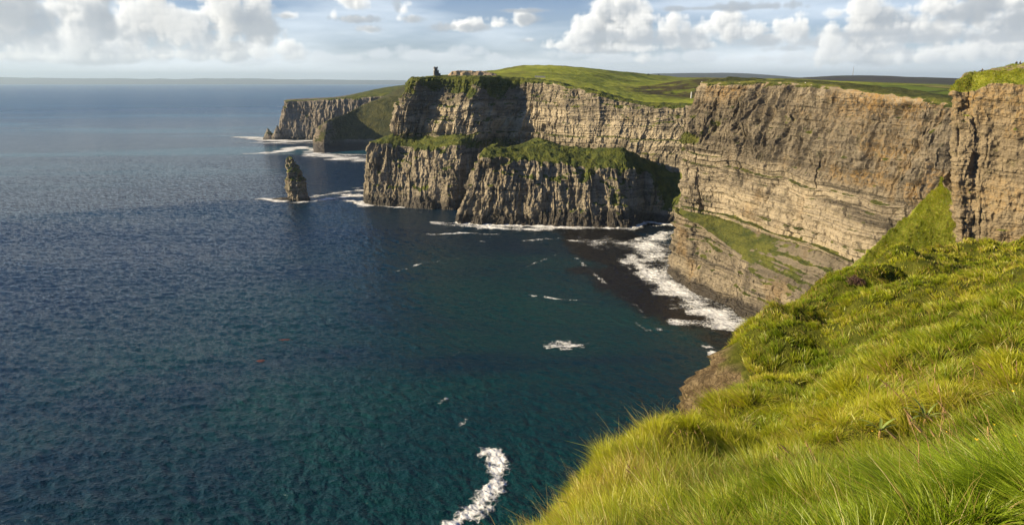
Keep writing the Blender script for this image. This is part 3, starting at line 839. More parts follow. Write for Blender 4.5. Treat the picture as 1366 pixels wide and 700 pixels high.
# --- sea stack beside the stepped headland, and the small pointed one at the far headland
def stack(name, rings, du, dv, mat, seed, label, sc=1.0, amp=1.0):
    """rings: (height, centre x, centre y, half width x, half width y)"""
    zs = np.array([r[0] for r in rings]); hs = np.arange(zs[0], zs[-1] + dv * .5, dv)
    cx, cy_, rx, ry = [np.interp(hs, zs, [r[i] for r in rings]) for i in (1, 2, 3, 4)]
    n = int(2 * math.pi * max(r[3] for r in rings) / du)
    th = np.linspace(0, 2 * math.pi, n + 1)
    ct, st_ = np.cos(th)[:, None], np.sin(th)[:, None]
    X = cx + rx * np.sign(ct) * np.abs(ct) ** .8; Y = cy_ + ry * np.sign(st_) * np.abs(st_) ** .8; Zz = np.broadcast_to(hs, X.shape)
    d = 2.6 * fbm(X / (11 * sc), Y / (11 * sc), Zz / (20 * sc), 3, seed) + 3.6 * (ridge(X / (7 * sc), Y / (7 * sc), Zz / (20 * sc), 3, seed + 1) - .6) \
        + 1.0 * (steps(Zz + 2 * fbm(X / 9, Y / 9, Zz / 9, 2, seed + 5), 4.2 * sc, seed + 2) - .5) + 1.1 * fbm(X / 3 / sc, Y / 3 / sc, Zz / 3 / sc, 3, seed + 3)
    d = d * amp * np.minimum(1, np.minimum(rx, ry) / (5 * sc))
    X = X + ct * d; Y = Y + st_ * d
    d0 = d[0].copy(); 
    P = np.stack([X, Y, Zz], -1); P[-1] = P[0]
    o = bpy.data.objects
    N = normals(P, 1)
    if (N[..., 0] * ct).mean() < 0: N = -N; fl = True
    else: fl = False
    base = np.array([rings[0][1], rings[0][2], 0.0])
    w = ss(7 * sc, 2 * sc, P[..., 2] + 2 * fbm(X / 6, Y / 6, 0, 2, seed + 7))
    g = ss(.45, .8, N[..., 2] + .15) * ss(8, 20, P[..., 2])
    me = grid_obj(name, P - base, mat, {'grass': g, 'wet': w, 'ochre': 0 * w, 'tone': .5 + 0 * w}, flip=fl, label=label, category='sea stack')
    me.location = base
    return me


k = sea(397, 266); kx, ky = k[0], k[1]
stack('sea_stack', [(-3, kx - .5, ky, 16, 13), (4, kx - .5, ky, 15, 12), (14, kx, ky, 14, 11), (24, kx, ky, 13.5, 10.5), (32, kx - .5, ky, 12.5, 9.5), (37, kx - 1.5, ky, 10.5, 8), (46, kx - 2.5, ky, 9, 7), (53, kx - 3.5, ky, 8, 6), (56, kx - 4.5, ky, 6.5, 5), (62, kx - 5.5, ky, 5.0, 4), (65.5, kx - 6.5, ky, 3.6, 3), (67, kx - 7, ky, 1.6, 1.4), (67.6, kx - 7, ky, .1, .1)],
      .5, .45, M_head, 800, 'tall tapering sea stack standing alone in the blue water', amp=1.9)
# its low skerry shelf is part of the same rock, awash at the left
k2 = sea(375, 266)
me2 = stack('skerry', [(-2, k2[0], k2[1], 17, 6), (.8, k2[0], k2[1], 13, 4.5), (2.2, k2[0] + 3, k2[1], 9, 3), (3.0, k2[0] + 5, k2[1], 4, 1.5), (3.2, k2[0] + 5, k2[1], .2, .2)], .6, .25, M_head, 820, 'low wet skerry just left of the tall sea stack', amp=.4)
me2['category'] = 'rock'
k3 = sea(360, 186)
stack('sea_stack', [(-3, k3[0], k3[1], 20, 16), (6, k3[0], k3[1], 17, 13), (16, k3[0] - 2, k3[1], 11, 9), (26, k3[0] - 3, k3[1], 5, 5), (34, k3[0] - 4, k3[1], 1.4, 1.4), (36, k3[0] - 4, k3[1], .1, .1)], 1.2, .8, M_far, 840, 'small pointed dark sea stack off the farthest headland', sc=1.6)
k4 = sea(368, 186.3)
stack('sea_stack', [(-3, k4[0] + 2, k4[1], 16, 14), (10, k4[0] + 2, k4[1], 13, 11), (24, k4[0] + 6, k4[1], 8, 7), (38, k4[0] + 8, k4[1], 3.5, 3.5), (46, k4[0] + 9, k4[1], .2, .2)], 1.2, .8, M_far, 860, 'dark rock fin between the small pointed stack and the farthest headland', sc=1.6)
# ------------------------------------------------------------------ sea
def sea_mat():
    m, t = new_mat('sea_water')
    geo = t.node('ShaderNodeNewGeometry').outputs['Position']
    def wv(scale, stretch, rot, det, dist=.0):
        v = t.node('ShaderNodeMapping', {'Vector': geo, 'Rotation': (0, 0, rot), 'Scale': (scale, scale * stretch, 0)}).outputs[0]
        return t.noise(v, 1.0, det, .6, dist)
    cam_d = t.node('ShaderNodeVectorMath', {0: geo, 1: (0, 0, EYE)}, operation='DISTANCE').outputs[1]
    w1 = wv(.045, 2.0, .35, 3, .3); w2 = wv(.16, 2.0, .25, 4, .4); w3 = wv(.55, 1.5, .1, 3, .2); w4 = wv(.010, 2.2, .45, 3)
    h = t.math('ADD', t.math('MULTIPLY', t.math('ADD', t.math('MULTIPLY', w1, 2.6), t.math('ADD', t.math('MULTIPLY', w2, 1.5), t.math('MULTIPLY', w4, 3.0))), t.step(cam_d, 700, 1500)), t.math('MULTIPLY', w3, .40))
    bmp = t.node('ShaderNodeBump', {'Strength': 1.0, 'Distance': 2.0, 'Height': h}).outputs[0]
    big = t.noise(t.node('ShaderNodeMapping', {'Vector': geo, 'Scale': (.0035, .0055, 0)}).outputs[0], 1.0, 4, .6, .5)
    deep, teal, kelp = (.0015, .0115, .030, 1), (.0045, .041, .036, 1), (.008, .0066, .0048, 1)
    sh = t.attr('shoal').outputs['Fac']; ke = t.attr('kelp').outputs['Fac']
    c = t.mix(t.math('MULTIPLY', sh, t.step(big, .25, .7), clamp=True), deep, teal)
    kn = t.noise(t.node('ShaderNodeMapping', {'Vector': geo, 'Scale': (.03, .02, 0)}).outputs[0], 1.0, 5, .65, .4)
    c = t.mix(t.step(t.math('ADD', ke, t.math('MULTIPLY', t.math('SUBTRACT', kn, .5), 1.6)), .30, .95), c, kelp)
    # wind streaks far out
    strk = t.noise(t.node('ShaderNodeMapping', {'Vector': geo, 'Scale': (.0004, .0022, 0), 'Rotation': (0, 0, .12)}).outputs[0], 1.0, 4, .6, .4)
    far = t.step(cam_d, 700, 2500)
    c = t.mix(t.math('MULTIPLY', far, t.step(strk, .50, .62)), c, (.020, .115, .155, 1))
    c = t.mix(t.math('MULTIPLY', t.step(cam_d, 500, 6000), .6), c, (.020, .12, .26, 1))  # haze and sky reflection painted in, bluer with distance from the eye
    rough = t.math('ADD', .06, t.math('MULTIPLY', t.step(cam_d, 300, 6000), .22))
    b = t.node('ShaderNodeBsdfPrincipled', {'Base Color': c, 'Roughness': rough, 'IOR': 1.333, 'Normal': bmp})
    t.node('ShaderNodeOutputMaterial', {0: b.outputs[0]})
    return m


# wind sea: a spectrum of real waves on a repeating patch
TN, TL = 1024, 230.0
g_ = np.random.default_rng(17)
kx_ = np.fft.fftfreq(TN, TL / TN)[:, None] * 2 * math.pi; ky_ = np.fft.fftfreq(TN, TL / TN)[None, :] * 2 * math.pi
kk = np.hypot(kx_, ky_); kk[0, 0] = 1
wd = (.94, -.34)
cosw = np.abs(kx_ * wd[1] * -1 + ky_ * wd[0]) / kk
ph = np.exp(-1 / (kk * 2.5) ** 2) / kk ** 3.7 * (.10 + .90 * cosw ** 2) * np.exp(-(kk * .11) ** 2)
ph[0, 0] = 0
tile = np.real(np.fft.ifft2(np.fft.fft2(g_.normal(size=(TN, TN))) * np.sqrt(ph)))
sl_ = math.sqrt((np.diff(tile, axis=0) ** 2).mean() + (np.diff(tile, axis=1) ** 2).mean()) / (TL / TN)
tile = tile * (.27 / sl_)


def wave(x, y):
    h = 0
    for a_, s_, m_ in ((0.0, 1.0, .85), (.6, .63, .5)):
        c_, d_ = math.cos(a_), math.sin(a_)
        u_ = (x * c_ - y * d_) / (TL * s_) * TN; v_ = (x * d_ + y * c_) / (TL * s_) * TN
        i_ = np.floor(u_).astype(np.int64); j_ = np.floor(v_).astype(np.int64); fu, fv = u_ - i_, v_ - j_
        i_ %= TN; j_ %= TN; i2, j2 = (i_ + 1) % TN, (j_ + 1) % TN
        h = h + m_ * s_ * ((tile[i_, j_] * (1 - fu) + tile[i2, j_] * fu) * (1 - fv) + (tile[i_, j2] * (1 - fu) + tile[i2, j2] * fu) * fv)
    gust = .45 + .75 * vn(x / 160, y / 90, 0, 78) + .35 * vn(x / 45, y / 28, 0, 79)
    return h * gust * ss(2600, 900, np.hypot(x, y)) * ss(-4, 18, np.hypot(x, y) - 150)


# rings growing with distance; fine inside the view, coarse round the back
th = np.radians(np.concatenate([np.arange(-180, -48, 6.0), np.arange(-48, -39, .4), np.arange(-39, 38, .055), np.arange(38, 48, .4), np.arange(48, 180.1, 6.0)]))
rr = np.concatenate([[1.0, 60, 120], np.exp(np.linspace(math.log(180), math.log(1150), 760)), np.exp(np.linspace(math.log(1154), math.log(4000), 150)), np.exp(np.linspace(math.log(4100), math.log(70000), 40))])
X = np.sin(th)[:, None] * rr; Y = np.cos(th)[:, None] * rr
shoal = .95 * ss(420, 60, np.hypot((X - 60) / 1.3, (Y - 470))) + .50 * ss(260, 60, np.hypot((X + 60) / 1.5, (Y - 330) / .9)) + .15 * ss(900, 300, np.hypot(X + 50, Y - 600))
wall_line = [tuple(p[:2]) for p in b0] + [(260, 280)]
dB, _, _ = seg_dist(X, Y, wall_line)
dP, _, _ = seg_dist(X, Y, [tuple(p[:2]) for p in p0])
kelp = 1.15 * ss(110, 30, dB + 25 * fbm(X / 60, Y / 60, 0, 3, 61)) * ss(-200, 60, X) + .75 * ss(70, 15, dP) * ss(-60, 60, X)
kelp = np.clip(kelp + .95 * ss(1.1, .3, ((X - 105) / 62) ** 2 + ((Y - 770) / 95) ** 2), 0, 1)
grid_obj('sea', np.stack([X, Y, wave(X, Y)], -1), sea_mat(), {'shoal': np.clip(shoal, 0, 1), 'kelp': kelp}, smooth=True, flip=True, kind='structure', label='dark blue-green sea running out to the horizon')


def foam_mat():
    m, t = new_mat('sea_foam')
    geo = t.node('ShaderNodeNewGeometry').outputs['Position']
    f = t.attr('foam').outputs['Fac']
    n = t.noise(t.node('ShaderNodeMapping', {'Vector': geo, 'Scale': (.5, .35, 0)}).outputs[0], 1.0, 6, .7, .8)
    c = t.mix(t.step(n, .3, .7), (.74, .77, .78, 1), (.90, .90, .89, 1))
    n5 = t.noise(t.node('ShaderNodeMapping', {'Vector': geo, 'Scale': (1.1, .8, 0)}).outputs[0], 1.0, 4, .7, .5)
    c = t.mix(t.math('MULTIPLY', t.step(n5, .52, .68), .55), c, (.36, .42, .44, 1))
    bmp = t.node('ShaderNodeBump', {'Strength': .7, 'Distance': .5, 'Height': n}).outputs[0]
    b = t.node('ShaderNodeBsdfPrincipled', {'Base Color': c, 'Roughness': .8, 'Normal': bmp, 'Specular IOR Level': .2})
    tr = t.node('ShaderNodeBsdfTransparent')
    r = t.noise(t.node('ShaderNodeMapping', {'Vector': geo, 'Scale': (.30, .16, 0), 'Rotation': (0, 0, .4)}).outputs[0], 1.0, 6, .72, 1.2)
    rid = t.math('SUBTRACT', 1.0, t.math('MULTIPLY', t.math('ABSOLUTE', t.math('SUBTRACT', r, .5)), 5.0))
    vv = t.node('ShaderNodeMapping', {'Vector': t.node('ShaderNodeMixRGB', {0: .92, 1: t.node('ShaderNodeTexNoise', {'Vector': geo, 'Scale': .22, 'Detail': 4}).outputs[1], 2: geo}).outputs[0], 'Scale': (.42, .26, 0), 'Rotation': (0, 0, .4)}).outputs[0]
    vo = t.node('ShaderNodeTexVoronoi', {'Vector': vv, 'Scale': 1.0}, feature='DISTANCE_TO_EDGE').outputs['Distance']
    lace = t.step(vo, .22, .0)
    stq = t.noise(t.node('ShaderNodeMapping', {'Vector': geo, 'Scale': (.10, .34, 0), 'Rotation': (0, 0, .25)}).outputs[0], 1.0, 7, .74, .9)
    a = t.math('ADD', f, t.math('ADD', t.math('MULTIPLY', lace, .26), t.math('MULTIPLY', t.math('SUBTRACT', stq, .5), 1.7)))
    a = t.math('MULTIPLY', t.step(a, .26, 1.18), t.step(f, .02, .30))
    mx = t.node('ShaderNodeMixShader', {0: a, 1: tr.outputs[0], 2: b.outputs[0]})
    t.node('ShaderNodeOutputMaterial', {0: mx.outputs[0]})
    return m


M_foam = foam_mat()
_fz = [.10]


def foam(label, box, step, fn, thr=.12):
    """A sheet of foam lying on the water where fn(x, y) says so."""
    x = np.arange(box[0], box[2], step); y = np.arange(box[1], box[3], step)
    X, Y = np.meshgrid(x, y, indexing='ij')
    f = np.clip(fn(X, Y) * (.45 + 1.05 * vn(X / 21, Y / 21, 0, 77)), 0, 1)
    c = np.maximum.reduce([f[:-1, :-1], f[1:, :-1], f[1:, 1:], f[:-1, 1:]])
    keep = c > thr
    if not keep.any():
        return
    _fz[0] += .012
    Zf = wave(X, Y) + _fz[0] + .12 + .30 * f * (.5 + .5 * fbm(X / 4, Y / 4, 0, 3, 71))
    grid_obj('sea_foam', np.stack([X, Y, Zf], -1), M_foam, {'foam': f}, keep=keep, smooth=True, kind='stuff', label=label)


def near(line, X, Y, w, seed=0, nscale=20, namp=.6):
    d, par, side = seg_dist(X, Y, line)
    d = d + w * namp * fbm(X / nscale, Y / nscale, 0, 4, seed)
    return np.clip(1 - d / w, 0, 1) ** .7, par, side


def blob(X, Y, c, rx, ry, rot=0.0, seed=0, ns=8, na=.5):
    dx, dy = X - c[0], Y - c[1]
    u = (dx * math.cos(rot) + dy * math.sin(rot)) / rx; v = (-dx * math.sin(rot) + dy * math.cos(rot)) / ry
    return ss(1.15, .35, np.sqrt(u * u + v * v) + na * fbm(X / ns, Y / ns, 0, 4, seed))


def strip(X, Y, pix, w, seed=0, ns=12, na=.6):
    return near([tuple(sea(a, b)[:2]) for a, b in pix], X, Y, w, seed, ns, na)[0]


# surf along the foot of the bedded wall
def surf_wall(X, Y):
    a = strip(X, Y, [(888, 310), (866, 322), (868, 345), (880, 372), (905, 392), (935, 408), (965, 425), (1000, 445)], 17, 1, 18, .9)
    b = strip(X, Y, [(845, 350), (875, 375), (915, 395), (960, 430), (1000, 440)], 11, 2, 14, .9)
    c = strip(X, Y, [(905, 430), (945, 432), (1000, 440)], 9, 3, 14, .9)
    d_ = strip(X, Y, [(862, 330), (840, 345), (872, 352)], 8, 4, 12, 1.0)
    e = .8 * strip(X, Y, [(945, 465), (960, 480), (985, 488)], 5, 5, 8, .9)
    w = .55 * near(wall_line, X, Y, 26, 6, 14, .8)[0]
    h = .45 * strip(X, Y, [(790, 320), (850, 330), (890, 318)], 26, 7, 16, 1.0)
    return np.maximum.reduce([a, .9 * b, .95 * c, .7 * d_, e, w, h]) * (1.0 + .45 * fbm(X / 30, Y / 12, 0, 4, 8))
foam('broad white surf breaking along the foot of the bedded wall', (70, 420, 230, 900), .55, surf_wall)
foam('thin white surf line at the foot of the ribbed promontory', (-110, 780, 215, 960), .7,
     lambda X, Y: np.maximum.reduce([1.0 * near([tuple(p[:2]) for p in p0], X, Y, 13, 11, 10, .7)[0],
                                     .75 * strip(X, Y, [(575, 296), (600, 300), (660, 304), (700, 306), (760, 304)], 9, 12, 10, .9),
                                     .7 * strip(X, Y, [(575, 313), (620, 311), (665, 313)], 4.5, 13, 8, 1), .6 * strip(X, Y, [(700, 321), (740, 318), (775, 322), (820, 330)], 4, 14, 8, 1.1),
                                     .6 * strip(X, Y, [(640, 322), (700, 330)], 3, 15, 8, 1.1)]))
foam('narrow white line of surf round the stepped headland', (-300, 1000, -50, 1240), .9,
     lambda X, Y: np.maximum(near([tuple(p[:2]) for p in h0[:5]], X, Y, 9, 21, 10, .7)[0], .9 * strip(X, Y, [(465, 268), (480, 271), (490, 274)], 12, 22, 10, .8)))
foam('white wash trailing from the tall sea stack towards the headland', (-430, 930, -200, 1210), .9,
     lambda X, Y: np.maximum.reduce([strip(X, Y, [(352, 265), (370, 268.5), (392, 270.5), (415, 269), (440, 265), (470, 262), (490, 260)], 10, 31, 14, .8),
                                     .85 * strip(X, Y, [(420, 263), (450, 257), (490, 254)], 12, 32, 14, .9), .8 * strip(X, Y, [(455, 259), (486, 262)], 12, 33, 12, .9), .7 * strip(X, Y, [(475, 251), (492, 249)], 8, 34, 12, .9)]))
foam('white surf sweeping past the low dark headland', (-900, 1550, -200, 1990), 2.0,
     lambda X, Y: np.maximum.reduce([strip(X, Y, [(360, 204), (385, 200), (405, 197), (416, 199), (430, 207), (455, 211), (480, 214), (500, 214)], 38, 41, 40, .8),
                                     .9 * strip(X, Y, [(415, 204), (440, 206), (470, 207), (505, 207)], 24, 42, 30, .8), .7 * strip(X, Y, [(330, 205), (370, 206), (410, 204)], 14, 43, 40, .9), .5 * strip(X, Y, [(440, 208), (500, 211)], 40, 44, 30, 1.0)]))
foam('white surf round the farthest headland and its pointed stack', (-1100, 2000, -380, 2420), 2.4,
     lambda X, Y: np.maximum.reduce([strip(X, Y, [(318, 183), (340, 184), (360, 187), (385, 188.5), (415, 188)], 40, 51, 50, .8), .7 * strip(X, Y, [(325, 190), (360, 191), (415, 191)], 26, 52, 50, .9)]))
cpt = sea(748, 460)
foam('oval patch of white foam alone in the cove', (cpt[0] - 40, cpt[1] - 40, cpt[0] + 40, cpt[1] + 40), .35,
     lambda X, Y: .95 * blob(X, Y, cpt, 18, 10, -.05, 61, 5, .55) * (.75 + .5 * fbm(X / 5, Y / 1.6, 0, 4, 62)))
foam('hooked streak of thick foam drifting nearest the grassy edge', (-45, 220, 35, 360), .3,
     lambda X, Y: np.maximum.reduce([.95 * strip(X, Y, [(645, 604), (655, 604), (664, 615), (664, 635), (660, 652)], 5.6, 64, 4, .5), .92 * strip(X, Y, [(660, 650), (645, 664), (628, 680), (610, 696), (590, 712)], 5.2, 65, 4, .55), .5 * strip(X, Y, [(664, 640), (658, 668), (640, 690)], 3.6, 66, 4, .9)]) * (1.25 + .3 * fbm(X / 3, Y / 3, 0, 4, 67)))
for k_, (pl, w, lab) in enumerate((
        ([(605, 474), (622, 469), (645, 466)], 2.4, 'short white foam streak left of the oval foam patch'),
        ([(575, 546), (584, 540), (594, 533)], 1.6, 'tiny slanted foam wisp above the hooked streak'),
        ([(600, 582), (607, 574), (616, 566), (622, 560)], 1.6, 'faint foam wisp just above the head of the hooked streak'),
        ([(850, 432), (856, 436), (862, 441)], 3.0, 'curled white foam fleck below the wall surf'),
        ([(700, 393), (750, 400), (800, 402)], 2.0, 'faint broken foam line across the middle of the cove'),
        ([(530, 362), (560, 352), (610, 345)], 2.2, 'faint foam line in the shade before the promontory'),
        ([(770, 345), (800, 372), (850, 410), (880, 440)], 2.4, 'long thin foam line along the edge of the brown water'),
        ([(690, 360), (730, 345), (748, 338)], 2.0, 'small foam line off the promontory foot'),
)):
    xs = [sea(a, b)[:2] for a, b in pl]
    bx = (min(p[0] for p in xs) - 12, min(p[1] for p in xs) - 12, max(p[0] for p in xs) + 12, max(p[1] for p in xs) + 12)
    foam(lab, bx, .4, lambda X, Y: .42 * strip(X, Y, pl, w, 70 + k_, 6, 1.1) * (.6 + .9 * fbm(X / 9, Y / 9, 0, 3, 90 + k_)))
# ------------------------------------------------------------------ land behind the cliffs
M_turf = turf_mat('pasture', (.14, .185, .02), (.29, .325, .042), (.32, .28, .075), size=1.0, heather=(.055, .048, .022), fields=.85)  # heather colour also paints the shade on the valley side
L_ctrl = [at(*p) for p in (
    (500, 106, 1180), (560, 103, 1130), (600, 101.5, 1150), (650, 101.5, 1140), (700, 104.5, 1170), (600, 101, 1300), (560, 104, 1500), (650, 100, 1420), (620, 100.5, 1420), (655, 98.5, 1560), (630, 101, 1560), (600, 103, 1600),
    (668, 93.5, 1560), (700, 88, 1600), (740, 89, 1560), (780, 95.5, 1500), (690, 99, 1400), (740, 99, 1320), (760, 106, 1180), (740, 107, 1150),
    (830, 97, 1700), (880, 101, 1800), (930, 105, 1900), (800, 103, 1450), (840, 105, 1550), (880, 107.5, 1650),
    (775, 115, 1080), (810, 121, 1060), (855, 133, 1040), (900, 137.5, 1010), (940, 140, 985), (870, 128, 1120), (925, 131, 1060), (950, 134, 1030),
    (800, 113, 1230), (840, 119, 1220), (880, 124, 1190), (920, 127, 1130), (860, 113, 1380), (905, 107.5, 1350), (940, 112, 1240), (885, 112, 1330), (960, 108, 1420),
    (945, 109.5, 740), (1000, 107.8, 700), (1060, 108.5, 640), (1120, 115, 570), (1182, 124, 520), (1240, 130, 490), (1300, 138, 460), (1000, 107, 800), (1100, 110.5, 760), (1200, 122, 640), (1280, 131, 600),
    (1000, 105.5, 1500), (1100, 110.5, 1300), (1180, 118, 1100), (1270, 124, 1000), (1340, 132, 800),
    (1000, 105, 2600), (1100, 109.5, 2600), (1200, 114.5, 2200), (1290, 117.5, 2200), (800, 104, 2600), (640, 108, 2600), (1000, 106, 4000), (1200, 110.5, 4000), (1400, 113, 4000), (780, 107, 4000))]
L_f = rbf(L_ctrl, 1e-5)
az = np.radians(np.arange(-14, 43, .075))
rr_ = np.concatenate([np.exp(np.linspace(math.log(430), math.log(1900), 330)), np.exp(np.linspace(math.log(1910), math.log(4200), 60))])
X = np.sin(az)[:, None] * rr_; Y = np.cos(az)[:, None] * rr_
Zl = L_f(X, Y)
lump = fbm(X / 60, Y / 60, 0, 5, 131)
Zl = Zl + .8 * fbm(X / 14, Y / 14, 0, 4, 132) + 1.6 * lump * ss(500, 1100, Y)
# broken ground on the valley side, its shade painted in heather colour
dr1, _, _ = seg_dist(X, Y, [tuple(p[:2]) for p in h4]); dr2, _, _ = seg_dist(X, Y, [tuple(p[:2]) for p in b4])
Zl = Zl - 5.0 * ss(34, 3, np.minimum(dr1, dr2))
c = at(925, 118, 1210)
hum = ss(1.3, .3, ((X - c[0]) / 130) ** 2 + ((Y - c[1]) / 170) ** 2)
Zl += hum * 5.5 * (ridge(X / 45, Y / 45, 0, 3, 133) - .55)
rimL = [tuple(p[:2]) for p in h4[:10]] + [(215, 960)] + [tuple(p[:2]) for p in b4]
poly = [tuple(back(p, nH, 1.5)[:2]) for p in h4[:12]] + [(262, 1010)] + [tuple(back(p, nB, 1.5)[:2]) for p in b4] + [(330, 330), (4000, 1200), (4000, 6000), (0, 6000), (-60, 2400), (-130, 1700), (-160, 1400), (-152, 1240)]
ins = inside(X, Y, poly)
keep = ins[:-1, :-1] & ins[1:, :-1] & ins[1:, 1:] & ins[:-1, 1:]
heath_shade = np.clip(hum * 1.1 + ss(2200, 3200, np.hypot(X, Y)) * .6 + ss(.15, .5, lump) * .5 * ss(1050, 1200, Y), 0, 1)  # heather patches, and hum paints the valley side's cloud shade
fi = ss(1500, 1800, Y) * ss(150, 350, X) * (1 - hum) + ss(560, 700, Y) * ss(270, 330, X) * ss(1350, 1200, Y)
land_ob = grid_obj('land', np.stack([X, Y, Zl], -1), M_turf, {'heather': heath_shade, 'field': np.clip(fi, 0, 1)}, keep=keep, smooth=True, flip=True, kind='structure', label='green pasture hill and fields behind the cliff tops')


def ridge_obj(label, pix, Y, depth, seed, mat, foot=0.0, rough=3.0, name='hill'):
    """A far ridge: skyline through pix at ground distance Y, sloping down in front and behind."""
    cr = np.array([at(a, b, Y) for a, b in pix])
    t_ = np.linspace(0, len(cr) - 1, 420)
    L = catmull(cr, t_)
    s = np.linspace(-1, 1, 41)
    P = np.zeros((420, 41, 3))
    P[..., 0] = L[:, None, 0] * (1 + .0 * s); P[..., 1] = L[:, None, 1] + s * depth
    fall = 1 - np.abs(s) ** 1.4
    P[..., 2] = foot + (L[:, None, 2] - foot) * fall
    P[..., 2] += rough * fbm(P[..., 0] / (depth * .18), P[..., 1] / (depth * .18), 0, 4, seed) * (.4 + fall)
    return grid_obj(name, P, mat, {'heather': np.clip(.75 + .5 * fbm(P[..., 0] / (depth * .3), P[..., 1] / (depth * .12), 0, 4, seed + 1), 0, 1), 'field': 0 * P[..., 0]}, smooth=True, flip=True, kind='structure', label=label)


M_moor = turf_mat('moor', (.035, .045, .016), (.06, .06, .022), (.07, .06, .04), size=6.0, heather=(.040, .032, .028), bump=.3)
M_hazed = turf_mat('hazed_upland', (.09, .11, .125), (.14, .16, .175), (.16, .17, .18), size=12.0, heather=(.11, .13, .145), bump=.2)  # grey-blue of distant haze painted into the hills' colour
ridge_obj('dark heather ridge carrying the mast on the skyline', [(960, 108), (1000, 106.5), (1040, 105), (1085, 103.5), (1120, 101.5), (1135, 101.2), (1165, 101.2), (1195, 102.5), (1240, 104.5), (1280, 105.5), (1340, 107), (1450, 109)], 6200, 2300, 141, M_moor, foot=150, rough=6)
ridge_obj('long blue hill beyond the fields', [(760, 108), (820, 103), (870, 98.5), (920, 97.4), (960, 97.6), (1000, 98.6), (1030, 100.6), (1050, 103), (1090, 104.5), (1180, 107), (1300, 109)], 17000, 4000, 143, M_moor, foot=0, rough=10)
ridge_obj('pale far hills across the bay on the sea horizon', [(-180, 105), (-60, 104), (0, 103.4), (60, 104), (140, 104.8), (230, 105.6), (300, 104.6), (350, 105.4), (430, 106.4), (500, 107), (560, 108.5), (620, 110)], 42000, 5000, 145, M_hazed, foot=-5, rough=25)

# ------------------------------------------------------------------ the grassy slope in the foreground
S_ctrl = [(0.0, 0.0, EYE - 1.75), (-1.2, 2.0, EYE - 2.6), (2.5, 1.0, EYE - 1.7)] + [tuple(at(a, b, y)) for a, b, y in (
    (690, 715, 4.4), (760, 655, 6.2), (800, 618, 8.1), (870, 588, 10.9), (930, 562, 13.7), (965, 545, 16.0),
    (970, 470, 23.0), (985, 450, 24.8), (1010, 426, 26.0), (1050, 398, 29.0), (1100, 378, 31.0), (1145, 362, 33.0), (1190, 346, 35.0), (1230, 333, 36.5), (1290, 353, 34.0), (1366, 364, 30.0), (1480, 364, 28.0),
    (1366, 700, 3.05), (1366, 600, 5.4), (1366, 500, 10.5), (1366, 430, 16.5), (1366, 385, 22.0), (1200, 620, 6.6), (1100, 560, 11.4), (995, 492, 20.2), (1020, 482, 21.2), (1045, 455, 22.8), (1062, 430, 25.2), (1030, 510, 21.7), (1060, 512, 21.2), (1085, 490, 22.6), (1095, 462, 25.2), (1040, 530, 17.4), (1130, 480, 19.4), (990, 534, 15.8), (1060, 545, 13.6), (1170, 505, 15.2),
    (1130, 440, 22.4), (1160, 450, 20.0), (1250, 400, 25.0), (1285, 420, 23.5), (1310, 440, 18.6), (1255, 432, 20.2), (1180, 400, 26.5), (1230, 372, 29.5), (1330, 400, 22.5), (1000, 590, 10.6), (900, 640, 7.6), (1000, 690, 4.9), (850, 690, 5.0), (1250, 520, 11.0), (1215, 565, 9.9), (1150, 575, 9.2), (1205, 598, 7.5), (1250, 470, 14.5), (1025, 445, 23.8))]
S_f = rbf(S_ctrl, 2e-4)
edge_line = [(-3.2, -6), (-2.4, 0)] + [tuple(at(a, b, y)[:2]) for a, b, y in ((640, 745, 3.2), (684, 716, 4.4), (755, 652, 6.2), (795, 612, 8.2), (866, 584, 11.0), (926, 556, 14.0), (962, 541, 16.6), (1000, 514, 20.0), (990, 490, 22.2), (978, 464, 24.4),
    (980, 447, 25.4), (998, 430, 27.0), (1045, 396, 29.4), (1100, 376, 31.5), (1145, 358, 33.6), (1185, 342, 36.0), (1230, 328, 38.0), (1290, 336, 38.5), (1366, 340, 38.0))] + [(40, 38), (60, 36)]


def slope_z(x, y):
    z = S_f(x, y)
    k = ss(2, 7, np.hypot(x, y))
    z = z + 1.15 * (np.abs(fbm(x / 4.6, y / 4.6, 0, 3, 151)) - .3) * k * ss(1.5, 9, np.hypot(x - 1, y - 8)) + .52 * (np.abs(fbm(x / 2.4, y / 2.4, 0, 2, 157)) - .3) * (.4 + .6 * k) + .26 * (np.abs(fbm(x / 1.5, y / 1.5, 0, 2, 152)) - .3) * (.35 + .65 * k)
    return z


def slope_full(x, y):
    """Slope height with the drop beyond the edge; also the signed distance past the edge."""
    d, par, side = seg_dist(x, y, edge_line)
    out = np.where(side > 0, d, -d)
    z = slope_z(x, y)
    soft = .9 * np.log1p(np.exp(np.clip(out * 3.2, -30, 30))) / 3.2
    drop = soft * 2.1 + 3.0 * np.clip(out - 1.2, 0, None) * 1.5
    return z - drop, out


xs = np.concatenate([np.arange(-14, -4, .35), np.arange(-4, 34, .11), np.arange(34, 62, .5)])
ys = np.concatenate([np.arange(-8, 1, .4), np.arange(1, 44, .11), np.arange(44, 52, .5)])
X, Y = np.meshgrid(xs, ys, indexing='ij')
Zs, out_s = slope_full(X, Y)
keep = (out_s < 11)
keep = keep[:-1, :-1] & keep[1:, 1:] & keep[1:, :-1] & keep[:-1, 1:]
nose = ss(14.5, 17.0, Y) * ss(27, 24, Y)
rockm = ss(.02, .45, out_s + .35 * fbm(X / .8, Y / .8, 0, 3, 153)) * np.maximum(nose, ss(1.2, 2.2, out_s))
gul = rockm * (1.0 * fbm(X / .9, Y / .9, Zs / .7, 4, 154) + .35 * (steps(Zs + .25 * fbm(X / .6, Y / .6, 0, 2, 155), .38, 156) - .5) + .30 * (ridge(X / .5, Y / .5, Zs / .5, 3, 158) - .6))
P = np.stack([X + gul, Y - .5 * gul, Zs + .3 * gul], -1)


